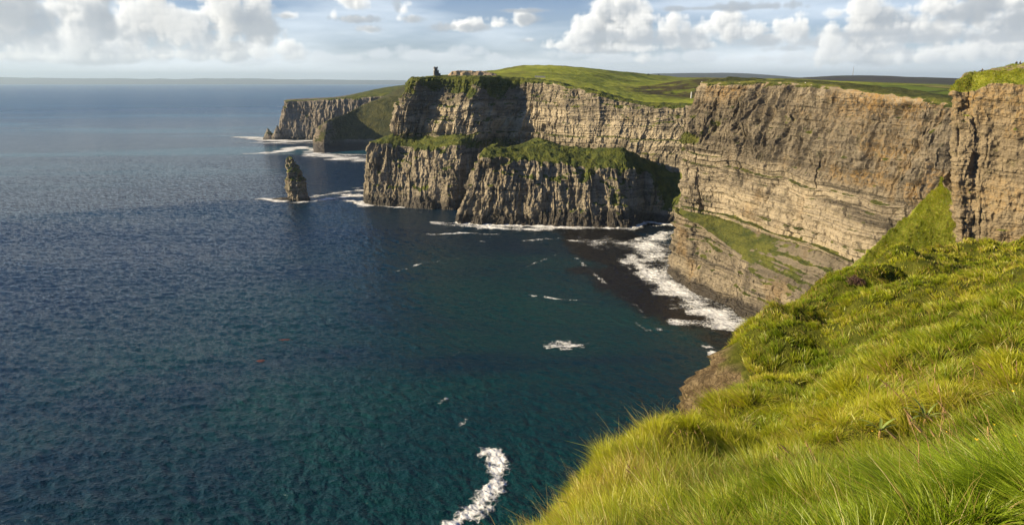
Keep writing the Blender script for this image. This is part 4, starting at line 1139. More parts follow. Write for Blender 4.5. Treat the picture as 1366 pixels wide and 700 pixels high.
def earth_mat():
    m, t = new_mat('edge_earth')
    geo = t.node('ShaderNodeNewGeometry').outputs['Position']
    n = t.noise(geo, 1.6, 6, .65); n2 = t.noise(geo, 7.0, 5, .7)
    c = t.mix(t.step(n, .35, .65), (.11, .08, .045, 1), (.27, .21, .125, 1))
    c = t.mix(t.math('MULTIPLY', t.step(n2, .48, .62), .8), c, (.07, .05, .03, 1))
    c = t.mix(t.step(t.node('ShaderNodeTexVoronoi', {'Vector': geo, 'Scale': 3.2}, feature='DISTANCE_TO_EDGE').outputs['Distance'], .045, .012), c, (.07, .055, .035, 1))
    g = t.mix(t.step(n, .35, .65), (.06, .075, .010, 1), (.13, .14, .020, 1))
    g = t.mix(t.math('MULTIPLY', t.step(n2, .5, .7), .5), g, (.075, .06, .022, 1))
    col = t.mix(t.attr('rock').outputs['Fac'], g, c)
    bmp = t.node('ShaderNodeBump', {'Strength': .8, 'Distance': .25, 'Height': t.math('ADD', t.math('ADD', n, n2), t.math('MULTIPLY', t.noise(geo, 22.0, 4, .7), .6))}).outputs[0]
    b = t.node('ShaderNodeBsdfPrincipled', {'Base Color': col, 'Roughness': .95, 'Normal': bmp, 'Specular IOR Level': .1})
    t.node('ShaderNodeOutputMaterial', {0: b.outputs[0]})
    return m


grid_obj('ground', P, earth_mat(), {'rock': rockm}, keep=keep, smooth=True, flip=True, kind='structure', label='steep turf slope dropping to a crumbling stony edge')

# ------------------------------------------------------------------ grass
def grass_mat(name='grass_blades', dull=1.0):
    m, t = new_mat(name)
    a = t.attr('tint').outputs['Vector']
    s = t.node('ShaderNodeSeparateXYZ', {0: a})
    # x: along the blade, y: yellowness, z: dryness
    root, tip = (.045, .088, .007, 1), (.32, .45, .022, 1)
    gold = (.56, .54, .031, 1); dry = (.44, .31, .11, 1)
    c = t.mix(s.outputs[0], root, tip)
    c = t.mix(t.math('MULTIPLY', s.outputs[1], t.math('ADD', .35, t.math('MULTIPLY', s.outputs[0], .65))), c, gold)
    c = t.mix(s.outputs[2], c, dry)
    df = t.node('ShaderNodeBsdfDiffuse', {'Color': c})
    tr = t.node('ShaderNodeBsdfTranslucent', {'Color': t.mix(1.0, c, (1.25, 1.2, .7, 1), 'MULTIPLY')})
    gl = t.node('ShaderNodeBsdfGlossy', {'Color': (.9, .9, .8, 1), 'Roughness': .45})
    m1 = t.node('ShaderNodeMixShader', {0: .45, 1: df.outputs[0], 2: tr.outputs[0]})
    m2 = t.node('ShaderNodeMixShader', {0: .04, 1: m1.outputs[0], 2: gl.outputs[0]})
    t.node('ShaderNodeOutputMaterial', {0: m2.outputs[0]})
    return m


def blades(name, base, length, width, lean, bend, tint, mat, segs=3, **props):
    """One mesh of curved tapering blades. base (n,3); lean (n,3) initial direction; bend (n,3) added toward the tip."""
    n = len(base)
    side = np.cross(lean, np.random.default_rng(3).normal(size=(n, 3)))
    side /= np.linalg.norm(side, axis=1, keepdims=True) + 1e-9
    V = np.zeros((n, 2 * segs + 1, 3), np.float32); T = np.zeros((n, 2 * segs + 1, 3), np.float32)
    for k in range(segs + 1):
        f = k / segs
        c_ = base + length[:, None] * (lean * f + bend * f * f)
        if k < segs:
            w = width * (1 - .75 * f) * .5
            V[:, 2 * k] = c_ - side * w[:, None]; V[:, 2 * k + 1] = c_ + side * w[:, None]
            T[:, 2 * k, 0] = f; T[:, 2 * k + 1, 0] = f
        else:
            V[:, 2 * k] = c_; T[:, 2 * k, 0] = 1
    T[:, :, 1] = tint[:, 0:1]; T[:, :, 2] = tint[:, 1:2]
    o = (np.arange(n) * (2 * segs + 1))[:, None]
    quads = []
    for k in range(segs - 1):
        quads.append(o + np.array([2 * k, 2 * k + 1, 2 * k + 3, 2 * k + 2]))
    q = np.stack(quads, 1).reshape(-1, 4) if quads else np.zeros((0, 4), int)
    tri = o + np.array([2 * segs - 2, 2 * segs - 1, 2 * segs])
    loops = np.concatenate([q.ravel(), tri.ravel()])
    starts = np.concatenate([np.arange(len(q)) * 4, 4 * len(q) + np.arange(n) * 3])
    tot = np.concatenate([np.full(len(q), 4), np.full(n, 3)])
    me = raw_mesh(name, V.reshape(-1, 3), loops, starts, tot, mat, {'tint': T.reshape(-1, 3)}, True)
    return link(name, me, **props)


rng = np.random.default_rng(11)
NB = 900000
r = np.exp(math.log(1.9) + (math.log(54) - math.log(1.9)) * rng.random(NB) ** .54)
aa = np.radians(-16 + 62 * rng.random(NB))
bx, by = r * np.sin(aa), r * np.cos(aa)
# most blades belong to a tussock: a jittered cell centre they fan out from
cell = np.where(r < 9, .27, np.where(r < 18, .42, .52)) 
ix, iy = np.floor(bx / cell).astype(np.int64), np.floor(by / cell).astype(np.int64)
lv = (cell * 100).astype(np.int64)
jx, jy = _h(ix, iy, lv, 301), _h(ix, iy, lv, 302)
cx_, cy_ = (ix + .15 + .7 * jx) * cell, (iy + .15 + .7 * jy) * cell
tuft = rng.random(n := len(bx)) < .80
ox, oy = rng.normal(size=n) * cell * .17, rng.normal(size=n) * cell * .17
bx = np.where(tuft, cx_ + ox, bx); by = np.where(tuft, cy_ + oy, by)
ox = np.where(tuft, ox / cell, 0); oy = np.where(tuft, oy / cell, 0)
tr1, tr2, tr3 = _h(ix, iy, lv, 303), _h(ix, iy, lv, 304), _h(ix, iy, lv, 305)
bz, bo = slope_full(bx, by)
nz_ = fbm(bx / .5, by / .5, 0, 3, 163)
ok = (bo < .55 + .5 * nz_ + 1.1 * ss(15.5, 13.5, by) + .8 * ss(25, 28, by)) & (bx < 60)
# a bare stony nose between the two turf edges
c1 = at(985, 500, 21.0)
ok &= ~((((bx - c1[0]) / 2.2) ** 2 + ((by - c1[1]) / 3.4) ** 2 + .4 * nz_ < 1) & (bo > -.12))
bx, by, bz, bo, r, tuft, ox, oy, tr1, tr2, tr3 = [a_[ok] for a_ in (bx, by, bz, bo, r, tuft, ox, oy, tr1, tr2, tr3)]
n = len(bx)
patch = fbm(bx / 3.0, by / 3.0, 0, 4, 166)
patch2 = fbm(bx / 1.2, by / 1.2, 0, 3, 167)
farf = ss(14, 26, r)
tall = ss(.25, .75, vn(bx / 1.6, by / 1.6, 0, 164))
length = (.13 + .20 * tr1 + .13 * tall) * (1 - .25 * farf) * (.65 + .6 * rng.random(n))
length = np.where(tuft, length, length * .62)
length *= 1 - .45 * ss(-.2, .5, bo)
width = np.maximum(.0065, .00100 * r) * (.6 + .7 * rng.random(n))
# a breeze from the right tips the tussocks to the left, each its own way
ang = 3.6 * (tr2 - .5) + 1.6 * fbm(bx / 2.5, by / 2.5, 0, 2, 168)
wdir = np.stack([-np.cos(ang), np.sin(ang) * .9, 0 * ang], -1)
lf = 2.4 - 1.3 * farf
lean = np.stack([lf * ox - .22 + .16 * rng.normal(size=n), lf * oy + .05 + .16 * rng.normal(size=n), np.ones(n)], -1)
lean /= np.linalg.norm(lean, axis=1, keepdims=True)
bend = wdir * ((.10 + .40 * tr3) * (.5 + rng.random(n)))[:, None] + np.stack([.10 * rng.normal(size=n), .10 * rng.normal(size=n), -.10 - .22 * rng.random(n)], -1)
yel = np.clip(.24 + .75 * patch + .60 * (tr2 - .5) + .08 * farf + .20 * rng.normal(size=n) + .35 * ss(-2.0, 0, bo), 0, 1)
dryv = np.clip(ss(.80, 1.04, rng.random(n) + .28 * patch2 + .10 * farf + .16 * ss(-1.2, .1, bo) + .12 * (tr3 - .5)) * .8, 0, .9)
st_ = rng.random(n) < .022
length = np.where(st_, length * 1.55 + .08, length); dryv = np.where(st_, .8, dryv); width = np.where(st_, width * .6, width)
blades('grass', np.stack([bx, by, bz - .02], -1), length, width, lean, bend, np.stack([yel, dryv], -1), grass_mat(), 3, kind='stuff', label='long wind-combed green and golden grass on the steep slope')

# longer tufts on the spur and the near cliff's cap
def turf_tufts(key, n, h, label, rmin=0.0, seed=0, far=1.0):
    Pg, gg, rid = TURF[key]
    A_ = np.linalg.norm(np.cross(Pg[1:, :-1] - Pg[:-1, :-1], Pg[:-1, 1:] - Pg[:-1, :-1]), axis=2)
    w_ = A_ * (gg[:-1, :-1] > .55) * (rid[None, :-1] >= rmin)
    cdf = np.cumsum(w_.ravel()); g_ = np.random.default_rng(seed)
    i_ = np.searchsorted(cdf, g_.random(n) * cdf[-1]); iu, iv = np.unravel_index(np.minimum(i_, w_.size - 1), w_.shape)
    a_, b_ = g_.random(n)[:, None], g_.random(n)[:, None]
    base = Pg[iu, iv] + (Pg[iu + 1, iv] - Pg[iu, iv]) * a_ + (Pg[iu, iv + 1] - Pg[iu, iv]) * b_
    x_, y_ = base[:, 0], base[:, 1]
    m_ = vn(x_ / 2.2, y_ / 2.2, base[:, 2] / 2.2, seed)
    L_ = h * (.4 + .9 * m_) * (.6 + .7 * g_.random(n))
    ln = np.stack([-.2 + .45 * g_.normal(size=n), .35 * g_.normal(size=n), np.ones(n)], -1); ln /= np.linalg.norm(ln, axis=1, keepdims=True)
    bd = np.stack([-.25 + .3 * g_.normal(size=n), .3 * g_.normal(size=n), -.25 * np.ones(n)], -1)
    ti = np.stack([np.clip(.45 + .8 * (vn(x_ / 6, y_ / 6, base[:, 2] / 6, seed + 1) - .5) + .2 * g_.normal(size=n), 0, 1), np.clip(ss(.70, 1.0, g_.random(n) + .35 * (vn(x_ / 4, y_ / 4, base[:, 2] / 4, seed + 2) - .5)) * .8, 0, 1)], -1)
    return blades('grass', base - np.array([0, 0, .05]), L_, np.full(n, .09) * far * (.6 + .8 * g_.random(n)), ln, bd, ti, bpy.data.materials['grass_blades'], 2, kind='stuff', label=label)


turf_tufts('grass_spur700', 70000, .75, 'bright rough grass covering the green spur', 1.9, 401)
turf_tufts('cliff600', 50000, .6, 'rough grass on the cap of the near cliff', 3.0, 402)
# ------------------------------------------------------------------ smaller things
def box_mesh(bx):
    """bx: list of (x0,y0,z0,x1,y1,z1) -> V, quads"""
    V, Q = [], []
    for (x0, y0, z0, x1, y1, z1) in bx:
        b = len(V)
        V += [(x0, y0, z0), (x1, y0, z0), (x1, y1, z0), (x0, y1, z0), (x0, y0, z1), (x1, y0, z1), (x1, y1, z1), (x0, y1, z1)]
        Q += [[b + i for i in f] for f in ((0, 3, 2, 1), (4, 5, 6, 7), (0, 1, 5, 4), (1, 2, 6, 5), (2, 3, 7, 6), (3, 0, 4, 7))]
    return V, Q


def poly_obj(name, V, F, mat, parent=None, loc=None, smooth=False, **props):
    tot = np.array([len(f) for f in F]); loops = np.concatenate([np.array(f) for f in F])
    me = raw_mesh(name, np.array(V, float), loops, np.concatenate([[0], np.cumsum(tot)[:-1]]), tot, mat, None, smooth)
    return link(name, me, parent, loc, **props)


def empty(name, loc, rz=0.0, **props):
    o = bpy.data.objects.new(name, None); C.objects.link(o)
    o.location = loc; o.rotation_euler = (0, 0, rz)
    for k, v in props.items():
        o[k] = v
    return o


def tube(p0, p1, r0, r1, n=6):
    p0, p1 = np.array(p0, float), np.array(p1, float)
    a = p1 - p0; a /= np.linalg.norm(a)
    u = np.cross(a, [0, 0, 1] if abs(a[2]) < .9 else [1, 0, 0]); u /= np.linalg.norm(u); v = np.cross(a, u)
    V = [p0 + r0 * (math.cos(t) * u + math.sin(t) * v) for t in np.linspace(0, 2 * math.pi, n, False)] + \
        [p1 + r1 * (math.cos(t) * u + math.sin(t) * v) for t in np.linspace(0, 2 * math.pi, n, False)]
    F = [[i, (i + 1) % n, n + (i + 1) % n, n + i] for i in range(n)] + [list(range(n))[::-1], list(range(n, 2 * n))]
    return [tuple(p) for p in V], F


def merge(parts):
    V, F = [], []
    for v, f in parts:
        b = len(V); V += list(v); F += [[i + b for i in q] for q in f]
    return V, F


M_stone = simple_mat('tower_stone', (.17, .15, .125), .9, .35, .6)
M_open = simple_mat('dark_opening', (.015, .014, .013), .9)
M_white = simple_mat('whitewash', (.78, .77, .74), .8, .08)
M_slate = simple_mat('slate_roof', (.12, .12, .13), .7)
M_steel = simple_mat('galvanised_steel', (.30, .31, .33), .5, .1)

# ruined tower on the brow of the headland
tb = at(583, 101.6, 1116)
tw = empty('ruined_tower', (tb[0], tb[1], tb[2] - .6), .25, label='small dark ruined stone tower on the brow of the stepped headland', category='tower')
V, F = box_mesh([(-5.0, -3.5, 0, 2.6, 3.5, 8.6)]); poly_obj('keep_wall', V, F, M_stone, tw)
V, F = box_mesh([(-4.2, -3.8, 0, .6, 3.8, 13.0), (-4.9, -3.4, 12.0, 1.3, 3.4, 13.4)]); poly_obj('turret', V, F, M_stone, tw)
V, F = box_mesh([(2.62, -2.6, 0, 5.2, 2.6, 4.8)]); poly_obj('low_wall', V, F, M_stone, tw)
for b_ in [(-4.9 + i * 2.35, -3.6, 13.42, -4.9 + i * 2.35 + 1.3, -2.6, 14.5) for i in range(3)] + [(1.4, -3.4, 8.62, 2.5, -2.2, 9.6)]:
    V, F = box_mesh([b_]); poly_obj('merlon', V, F, M_stone, tw)
for wx, wz in ((-2.2, 9.0), (-2.2, 4.6), (1.5, 5.0)):
    V, F = box_mesh([(wx - .45, -3.95, wz, wx + .45, -3.4, wz + 1.7)]); poly_obj('window', V, F, M_open, tw)

# rocky bank beside the tower
L0 = [at(597, 100.5, 1160), at(612, 100.8, 1162), at(628, 100.9, 1165), at(642, 100.6, 1168), at(662, 99.5, 1172)]
bk = np.zeros((150, 26, 3)); tt = np.linspace(0, 4, 150)
base = catmull(np.array(L0), tt)
hgt = np.interp(tt, [0, .35, 1, 2, 3, 3.6, 4], [.3, 6.5, 7.8, 7.4, 6.8, 4, .3])
for j in range(26):
    f = j / 25
    zf = ss(0, .45, f) * (1 - .25 * ss(.5, .8, f)) * (1 - ss(.85, 1.0, f))
    bk[:, j, 0] = base[:, 0]; bk[:, j, 1] = base[:, 1] + 22 * f; bk[:, j, 2] = base[:, 2] - 1.5 + (hgt + 1.5) * zf
bk[..., 1] += 1.6 * fbm(bk[..., 0] / 5, 0, bk[..., 2] / 4, 3, 201) * (bk[..., 1] - base[:, None, 1] < 12)
bk[..., 2] += .5 * fbm(bk[..., 0] / 6, bk[..., 1] / 6, 0, 3, 202)
fr = np.broadcast_to(np.arange(26) / 25, bk.shape[:2])
M_bank = rock_mat('bank_rock', (.46, .36, .24), (.36, .27, .18), (.12, .09, .06), (.4, .3, .15), bed=.5, size=.6)
ob = grid_obj('rock_bank', bk - base[75], M_bank, {'grass': ss(.35, .5, fr + .1 * fbm(bk[..., 0] / 4, bk[..., 2], 0, 3, 203)), 'wet': 0 * fr, 'ochre': 0 * fr, 'tone': .6 + 0 * fr}, label='low bank of bare cream rock right of the ruined tower', category='rock bank')
ob.location = base[75]

# mast on the far ridge
mb = at(1137.5, 101.6, 6195)
ms = empty('radio_mast', mb, 0, label='thin grey lattice mast on the dark far ridge', category='mast')
legs = [(3.6, 0), (-1.8, 3.1), (-1.8, -3.1)]
for a, b in legs:
    V, F = tube((a, b, -4), (a * .25, b * .25, 76), .8, .5); poly_obj('leg', V, F, M_steel, ms)
pr = []
for i in range(9):
    z0, z1 = i * 8, i * 8 + 8
    for q in range(3):
        (a, b), (c_, d_) = legs[q], legs[(q + 1) % 3]
        k0, k1 = 1 - .75 * z0 / 76, 1 - .75 * z1 / 76
        pr.append(tube((a * k0, b * k0, z0), (c_ * k1, d_ * k1, z1), .35, .35, 4))
V, F = merge(pr); poly_obj('bracing', V, F, M_steel, ms)
V, F = tube((0, 0, 74), (0, 0, 90), .6, .3); poly_obj('aerial', V, F, M_steel, ms)


def house(px, py, Y, w, label, rz=0.0):
    p = at(px, py, Y)
    h = empty('house', (p[0], p[1], p[2] - 2), rz, label=label, category='house', group='white houses on the far ridge')
    V, F = box_mesh([(-w, -4, 0, w, 4, 6.5)]); poly_obj('wall', V, F, M_white, h)
    V = [(-w - .4, -4.6, 6.51), (w + .4, -4.6, 6.51), (w + .4, 4.6, 6.51), (-w - .4, 4.6, 6.51), (-w - .4, 0, 10), (w + .4, 0, 10)]
    F = [[0, 1, 5, 4], [2, 3, 4, 5], [1, 2, 5], [3, 0, 4], [3, 2, 1, 0]]
    r_ = poly_obj('roof', V, F, M_slate, h)
    V, F = box_mesh([(w - 1.6, -.6, 8.5, w - .4, .6, 11.2)]); poly_obj('chimney', V, F, M_white, r_)
    for wx in (-w * .55, w * .55):
        V, F = box_mesh([(wx - .8, -4.06, 2.4, wx + .8, -3.9, 4.2)]); poly_obj('window', V, F, M_open, h)
    V, F = box_mesh([(-.6, -4.06, 0, .6, -3.9, 2.3)]); poly_obj('door', V, F, M_open, h)


house(1239, 106.2, 5700, 9, 'white house low on the dark ridge, nearest the sunlit near cliff', .2)
house(1166, 102.2, 6000, 7, 'white house on the ridge just right of the mast', -.3)
house(1152, 102.2, 6050, 6, 'white house on the ridge between mast and crest', .1)

# pale standing post in the flat green field
pp = at(922, 131.4, 1075)
po = empty('stone_post', (pp[0], pp[1], pp[2] - .5), .3, label='pale upright stone post in the flat green field', category='post')
V = [(-.85, -.6, 0), (.85, -.6, 0), (.85, .6, 0), (-.85, .6, 0), (-.6, -.42, 9.4), (.6, -.42, 9.4), (.6, .42, 9.4), (-.6, .42, 9.4), (0, 0, 10.4)]
F = [[0, 3, 2, 1], [0, 1, 5, 4], [1, 2, 6, 5], [2, 3, 7, 6], [3, 0, 4, 7], [4, 5, 8], [5, 6, 8], [6, 7, 8], [7, 4, 8]]
poly_obj('shaft', V, F, M_white, po)
V, F = box_mesh([(-1.3, -1.0, 0, 1.3, 1.0, .9)]); poly_obj('plinth', V, F, M_stone, po)

# low flagstone wall at the cliff edge under the hill
w0, w1 = at(714, 102.6, 1128), at(727, 103.2, 1128)
fl = []
for i in range(14):
    f = i / 13; p = w0 * (1 - f) + w1 * f - w0
    hh = 1.5 + .5 * math.sin(i * 2.3)
    fl.append((p[0] - .62, p[1] - .12, p[2] - 1.0, p[0] + .60, p[1] + .12, p[2] + hh))
V, F = box_mesh(fl)
poly_obj('flagstone_wall', V, F, simple_mat('flagstone', (.52, .49, .42), .85), None, w0, label='short pale flagstone wall at the cliff edge below the green hill', category='wall')

# round bush on the skyline
def leaf_clump(name, centre, rad, n, leaf, mat, seed, parent=None, flat=1.0, **props):
    g = np.random.default_rng(seed)
    d = g.normal(size=(n, 3)); d /= np.linalg.norm(d, axis=1, keepdims=True)
    d[:, 2] = np.abs(d[:, 2])
    rr__ = (.35 + .65 * g.random(n) ** .5) * (1 + .35 * fbm(d[:, 0] * 2.2, d[:, 1] * 2.2, d[:, 2] * 2.2, 3, seed))
    p = d * rr__[:, None] * np.array(rad)
    u = g.normal(size=(n, 3)); u /= np.linalg.norm(u, axis=1, keepdims=True)
    v = np.cross(u, g.normal(size=(n, 3))); v /= np.linalg.norm(v, axis=1, keepdims=True)
    s = leaf * (.6 + .8 * g.random(n))[:, None]
    V = np.stack([p - u * s, p + v * s * .5, p + u * s, p - v * s * .5], 1).reshape(-1, 3)
    me = raw_mesh(name, V, np.arange(4 * n), np.arange(n) * 4, np.full(n, 4), mat)
    return link(name, me, parent, None if parent else centre, **props)


M_bush = simple_mat('bush_leaf', (.035, .05, .012), .9, .5, 1.0)
M_bark = simple_mat('bark', (.09, .065, .04), .9)
for px, Y, s, lab in ((865, 1745, 3.4, 'dark round bush alone on the skyline of the green hill'), (879, 1790, 2.0, 'smaller dark bush on the skyline right of the round one')):
    zz_ = float(L_f(*at(px, 97, Y)[:2]))
    p = at(px, 97, Y); p[2] = zz_
    bu = empty('bush', p, 0, label=lab, category='bush')
    c_ = leaf_clump('crown', None, (s, s, s * 1.0), 900, .35, M_bush, 210 + px, bu)
    c_.location = (0, 0, s * .3)
    V, F = tube((0, 0, -.5), (0, 0, s * .7), .22, .1); poly_obj('trunk', V, F, M_bark, bu)

# floating weed
M_weed = simple_mat('floating_weed', (.11, .032, .016), .6, .4, 2.0)
for (px, py, s, lab) in ((380, 453, 2.3, 'reddish raft of floating weed, the farther of two out in the open water'), (347, 481, 2.1, 'orange-brown raft of floating weed, the nearer of two in the open water')):
    p = sea(px, py)
    g = np.random.default_rng(px)
    th_ = np.linspace(0, 2 * math.pi, 28, False); V = [(0, 0, .25)]; F = []
    for k_, f in enumerate((.5, 1.0)):
        for a_ in th_:
            rr2 = s * f * (1 + .45 * float(fbm(np.array(math.cos(a_) * 2), np.array(math.sin(a_) * 2), np.array(px * .1), 3, 221)))
            V.append((rr2 * 1.5 * math.cos(a_), rr2 * .8 * math.sin(a_), .18 - .2 * k_))
    for i in range(28):
        j = (i + 1) % 28
        F.append([0, 1 + i, 1 + j]); F.append([1 + i, 29 + i, 29 + j, 1 + j])
    poly_obj('floating_weed', V, F, M_weed, None, p, True, label=lab, category='seaweed')

# ------------------------------------------------------------------ people on the cliff tops
def skin_body(joints, bones, radii):
    me = bpy.data.meshes.new('person')
    me.from_pydata(joints, bones, [])
    o = bpy.data.objects.new('person', me); C.objects.link(o)
    sk = o.modifiers.new('Skin', 'SKIN'); sk.use_smooth_shade = True
    for i, r_ in enumerate(radii):
        me.skin_vertices[0].data[i].radius = (r_, r_)
    me.skin_vertices[0].data[0].use_root = True
    sb = o.modifiers.new('Subsurf', 'SUBSURF'); sb.levels = 2; sb.render_levels = 2
    dg = bpy.context.evaluated_depsgraph_get(); dg.update()
    m2 = bpy.data.meshes.new_from_object(o.evaluated_get(dg))
    bpy.data.objects.remove(o)
    return m2


STAND = ([(0, 0, .95), (0, 0, 1.18), (0, .01, 1.42), (0, .01, 1.52), (0, -.01, 1.60), (0, -.02, 1.74),
          (.10, 0, .88), (.11, -.08, .50), (.11, .02, .09), (.11, -.16, .04), (-.10, 0, .88), (-.11, .10, .50), (-.11, .16, .10), (-.11, -.02, .04),
          (.19, .01, 1.40), (.26, .04, 1.12), (.27, -.08, .88), (.275, -.12, .79), (-.19, .01, 1.40), (-.27, .02, 1.12), (-.28, -.10, .89), (-.285, -.14, .80)],
         [(0, 1), (1, 2), (2, 3), (3, 4), (4, 5), (0, 6), (6, 7), (7, 8), (8, 9), (0, 10), (10, 11), (11, 12), (12, 13), (2, 14), (14, 15), (15, 16), (16, 17), (2, 18), (18, 19), (19, 20), (20, 21)],
         [.15, .14, .16, .06, .095, .09, .10, .07, .05, .04, .10, .07, .05, .04, .075, .055, .042, .035, .075, .055, .042, .035])
SIT = ([(0, 0, .12), (0, .03, .36), (0, .02, .60), (0, 0, .70), (0, -.02, .79), (0, -.03, .92),
        (.10, -.06, .12), (.12, -.46, .34), (.12, -.84, .09), (.12, -.98, .13), (-.10, -.06, .12), (-.12, -.50, .26), (-.12, -.90, .07), (-.12, -1.04, .12),
        (.19, .02, .57), (.27, .12, .32), (.26, -.10, .20), (.25, -.18, .18), (-.19, .02, .57), (-.27, .14, .32), (-.26, .26, .09), (-.26, .33, .06)],
       STAND[1], STAND[2])


def person(J, loc, rz, jacket, trousers, label, split, group=None):
    me = skin_body(*J)
    mats = [simple_mat('trousers', trousers, .9), simple_mat('jacket', jacket, .9), simple_mat('skin', (.45, .28, .2), .6), simple_mat('hair', (.04, .03, .02), .8)]
    me.materials.clear()
    for m_ in mats: me.materials.append(m_)
    neck = J[0][3][2]; top = J[0][5][2]
    for p in me.polygons:
        c_ = p.center
        p.material_index = 2 if c_.z > neck else (1 if split(c_) else 0)
        if c_.z > top - .10 or (c_.z > neck + .06 and c_.y > .03):
            p.material_index = 3
    o = link('person', me, None, loc, label=label, category='person')
    o.rotation_euler = (0, 0, rz)
    if group: o['group'] = group
    return o


dgz = bpy.context.evaluated_depsgraph_get()


def ground_hit(px, py, obs_names=('cliff', 'land', 'ground')):
    """First solid surface along a sight line, so that figures stand on it."""
    d_ = ray(px, py); d_ = d_ / np.linalg.norm(d_)
    dg = bpy.context.evaluated_depsgraph_get()
    ok_, loc, *_ = scene.ray_cast(dg, Vector((0, 0, EYE)), Vector(d_))
    return np.array(loc) if ok_ else None


def drop(x, y, z0=400.0):
    dg = bpy.context.evaluated_depsgraph_get()
    ok_, loc, *_ = scene.ray_cast(dg, Vector((x, y, z0)), Vector((0, 0, -1)))
    return float(loc[2]) if ok_ else None


stand_split = lambda c_: c_.z > .92 or abs(c_.x) > .2
sit_split = lambda c_: c_.z > .26 and c_.y > -.2
walkers = [(1050, 560, 1.2, (.05, .06, .09), (.03, .03, .04), 'walker in dark blue on the long wall top, left of the pair'),
           (1076, 548, -.6, (.75, .74, .70), (.06, .06, .08), 'walker in a white top on the rim of the long bedded wall'),
           (1079, 552, .8, (.12, .10, .09), (.05, .05, .05), 'walker in brown just behind the one in white'),
           (937, 668, 2.1, (.72, .72, .72), (.2, .2, .22), 'walker in pale clothes at the left corner of the long wall top')]
for px, Y, rz, ja, trz, lab in walkers:
    p = at(px, 109, Y); best = None
    for dy in np.arange(0, 40, 2.0):               # the first level ground behind the rim
        q = p * 1.0; q[0] *= (Y + dy) / Y; q[1] = Y + dy
        z_ = drop(q[0], q[1])
        if z_ is not None and z_ > 150:
            best = np.array([q[0], q[1] + 2.0, (drop(q[0], q[1] + 2.0) or z_)]); break
    if best is not None:
        person(STAND, best, rz, ja, trz, lab, stand_split, 'walkers along the cliff tops')
def top_at(px, rng_):
    """Highest apparent ground along a bearing between two distances (a skyline point)."""
    d_ = ray(px, 95); b_ = None
    for Y in rng_:
        x_ = d_[0] / d_[1] * Y
        z_ = drop(x_, Y)
        if z_ is not None and (b_ is None or (z_ - EYE) / Y > b_[0]):
            b_ = ((z_ - EYE) / Y, np.array([x_, Y, z_]))
    return b_[1]
s1_ = top_at(1310, np.arange(165, 262, 1.0))
person(SIT, s1_ - np.array([0, 0, .04]), -1.45, (.06, .05, .05), (.03, .03, .035), 'person in dark clothes sitting with legs stretched out on the near cliff turf', sit_split)
s2_ = top_at(1354, np.arange(150, 262, 1.0))
person(SIT, s2_ - np.array([0, 0, .04]), -.5, (.03, .03, .035), (.03, .03, .04), 'person in black sitting high up where the near cliff top steepens', sit_split)
s3_ = top_at(1359, np.arange(150, 262, 1.0))
person(SIT, s3_ - np.array([0, 0, .04]), .4, (.09, .09, .08), (.04, .04, .04), 'person in grey sitting right of the one in black', sit_split)

# ------------------------------------------------------------------ plants in the turf
def on_slope(px, py):
    """Where a sight line meets the bare slope."""
    d_ = ray(px, py); t0 = None
    ts = np.arange(2.0, 60, .05)
    x_, y_, z_ = d_[0] * ts, d_[1] * ts, EYE + d_[2] * ts
    zz_, oo = slope_full(x_, y_)
    i = np.argmax(z_ <= zz_)
    return np.array([x_[i], y_[i], zz_[i]])


M_heather = simple_mat('heather', (.10, .055, .042), .9, .5, 14.0)
M_heath2 = simple_mat('brown_heather', (.17, .105, .045), .9, .5, 14.0)
M_stem = simple_mat('woody_stem', (.10, .06, .035), .9)
for px, py, s, mt, lab in ((978, 446, .5, M_heath2, 'round russet heather tuft on the outermost knoll'), (1141, 380, .38, M_heather, 'purple heather clump near the top of the grassy knoll')):
    p = on_slope(px, py)
    he_ = empty('heather_clump', p, 0, label=lab, category='heather')
    c_ = leaf_clump('foliage', None, (s, s, s * .8), 1500, .03, mt, 230 + px, he_)
    c_.location = (0, 0, .06)
    V, F = merge([tube((0, 0, -.05), (s * .5 * math.cos(a_), s * .5 * math.sin(a_), s * .5), .012, .006, 5) for a_ in np.linspace(0, 6.28, 9, False)])
    poly_obj('stem', V, F, M_stem, he_)

M_leaf = simple_mat('broad_leaf', (.17, .23, .05), .5, .25, 9.0)
M_stalk = simple_mat('dry_stalk', (.33, .21, .10), .9, .35, 20.0)


def strap_leaf(L, W, az_, tilt, curl, n=9):
    V, F = [], []
    for i in range(n):
        f = i / (n - 1)
        a_ = tilt - curl * f
        if i == 0: r_, z_ = 0.0, 0.0
        else: r_ += L / (n - 1) * math.cos(a_); z_ += L / (n - 1) * math.sin(a_)
        w = W * math.sin(math.pi * min(1, .12 + .88 * f)) ** .8 * (1 if f < 1 else 0) + .001
        for s_ in (-1, 0, 1):
            V.append((r_ * math.cos(az_) - s_ * w * math.sin(az_), r_ * math.sin(az_) + s_ * w * math.cos(az_), z_ + abs(s_) * w * .35))
    for i in range(n - 1):
        for s_ in (0, 1):
            b = i * 3 + s_
            F.append([b, b + 1, b + 4, b + 3])
    return V, F


def leafy(px, py, leaves, label, W=.014):
    p = on_slope(px, py)
    e = empty('leafy_plant', p, 0, label=label, category='plant')
    g = np.random.default_rng(int(px))
    for k_ in range(leaves):
        V, F = strap_leaf(.20 + .16 * g.random(), W * (.7 + .6 * g.random()), g.random() * 6.28, .9 + .5 * g.random(), .9 + .9 * g.random())
        o = poly_obj('leaf', V, F, M_leaf, e, (0, 0, .10), True)
    V, F = tube((0, 0, -.05), (0, 0, .14), .02, .012); poly_obj('stem', V, F, M_stalk, e)


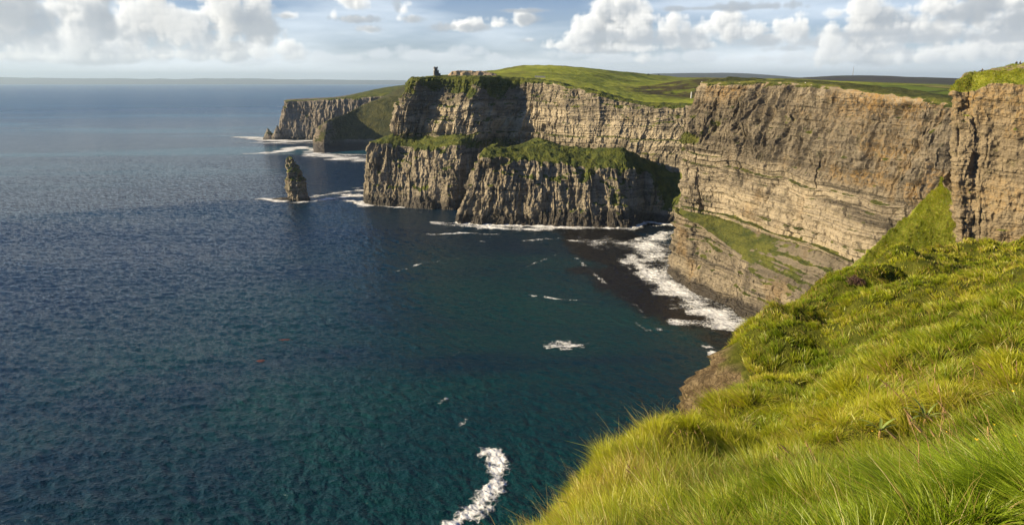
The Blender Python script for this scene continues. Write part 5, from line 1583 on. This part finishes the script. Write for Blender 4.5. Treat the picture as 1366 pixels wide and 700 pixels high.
leafy(1232, 572, 11, 'broad strap-leaved plant standing out pale in the dark hollow of the slope')
leafy(1172, 588, 7, 'spreading pale-leaved plant left of the broad strap-leaved one')
leafy(1284, 640, 8, 'dark upright leafy plant low on the slope at the right')
leafy(768, 690, 7, 'pale leafy plant near the lower end of the grassy edge', .011)


def stalks(px, py, n, h, label, spread=.35, seed=0):
    p = on_slope(px, py)
    e = empty('dry_seed_stalks', p, 0, label=label, category='dry plant')
    g = np.random.default_rng(seed + int(px))
    for k_ in range(n):
        a_ = g.random() * 6.28; b0_ = np.array([spread * g.random() * math.cos(a_), spread * g.random() * math.sin(a_), 0])
        H_ = h * (.7 + .5 * g.random()); lean_ = np.array([-.25 + .22 * g.normal(), .1 * g.normal(), 1.0])
        mid_ = b0_ + lean_ * H_ * .55; tip_ = b0_ + lean_ * H_ + np.array([-.10 * H_, 0, -.05])
        z0 = float(slope_full(p[0] + b0_[0], p[1] + b0_[1])[0]) - p[2]
        b0_[2] = z0 - .03
        V, F = merge([tube(b0_, mid_, .0035, .003, 5), tube(mid_, tip_, .003, .002, 5)])
        st__ = poly_obj('stalk', V, F, M_stalk, e)
        V, F = tube(tip_ - (tip_ - mid_) * .28, tip_ + (tip_ - mid_) * .05, .010, .003, 6)
        poly_obj('seed_head', V, F, M_stalk, st__)


stalks(1205, 545, 16, .62, 'cluster of tall brown seed stalks rising from the dark hollow of the slope', .5)
stalks(1290, 600, 10, .60, 'brown seed stalks at the right, above the dark upright leafy plant', .5)
stalks(1265, 655, 8, .5, 'bent brown stalks near the bottom right of the slope', .4)
stalks(1090, 640, 9, .5, 'thin brown stalks in the lower middle of the slope', .5)
stalks(935, 608, 7, .40, 'tangled dead stalks above the middle of the slope edge', .25)
stalks(860, 660, 8, .42, 'reddish stalks in the grass near the lower slope edge', .4)
stalks(1320, 530, 9, .55, 'sparse brown stalks high on the right of the slope', .7)

M_petal = simple_mat('yellow_petal', (.75, .52, .02), .6, .1)
M_gstem = simple_mat('green_stem', (.07, .11, .015), .8)
proto_me = None
for i, (px, py) in enumerate(((1160, 622), (1156, 607), (1308, 607), (1302, 640), (1338, 652), (1345, 560), (1360, 555), (1318, 618), (1205, 632), (1250, 610))):
    p = on_slope(px, py)
    if i == 0:
        fo = empty('yellow_flower', p, 0)
        V, F = tube((0, 0, -.03), (0, 0, .36), .0025, .002, 5); f1 = poly_obj('stem', V, F, M_gstem, fo)
        V, F = [(0, 0, .36)], []
        for k_ in range(5):
            a_ = k_ * 1.2566; b = len(V)
            V += [(.017 * math.cos(a_ - .55), .017 * math.sin(a_ - .55), .367), (.024 * math.cos(a_), .024 * math.sin(a_), .372), (.017 * math.cos(a_ + .55), .017 * math.sin(a_ + .55), .367)]
            F.append([0, b, b + 1, b + 2])
        f2 = poly_obj('petals', V, F, M_petal, fo)
        src = (fo, f1, f2); o = fo
    else:
        o = src[0].copy(); C.objects.link(o); o.location = p
        for ch in src[1:]:
            c_ = ch.copy(); C.objects.link(c_); c_.parent = o
    o.rotation_euler = (.2 * math.sin(i * 3), .25 * math.cos(i * 2), i * 1.3); o.scale = (.7, .7, 1)
    o['label'] = 'tiny yellow five-petalled flower on a thin stem in the grass'; o['category'] = 'flower'; o['group'] = 'yellow flowers dotted in the grass'

# ------------------------------------------------------------------ sea air
def haze(density):
    V, F = box_mesh([(-75000, -2000, -6.0, 75000, 75000, 900)])
    m, t = new_mat('sea_air')
    v = t.node('ShaderNodeVolumePrincipled', {'Color': (.58, .78, 1.0, 1), 'Density': density, 'Anisotropy': .15})
    o_ = t.node('ShaderNodeOutputMaterial', {'Volume': v.outputs[0]})
    o = poly_obj('haze', V, F, m, None, None, kind='stuff', label='thin pale sea air over the bay')
    return o


haze(2.3e-5)
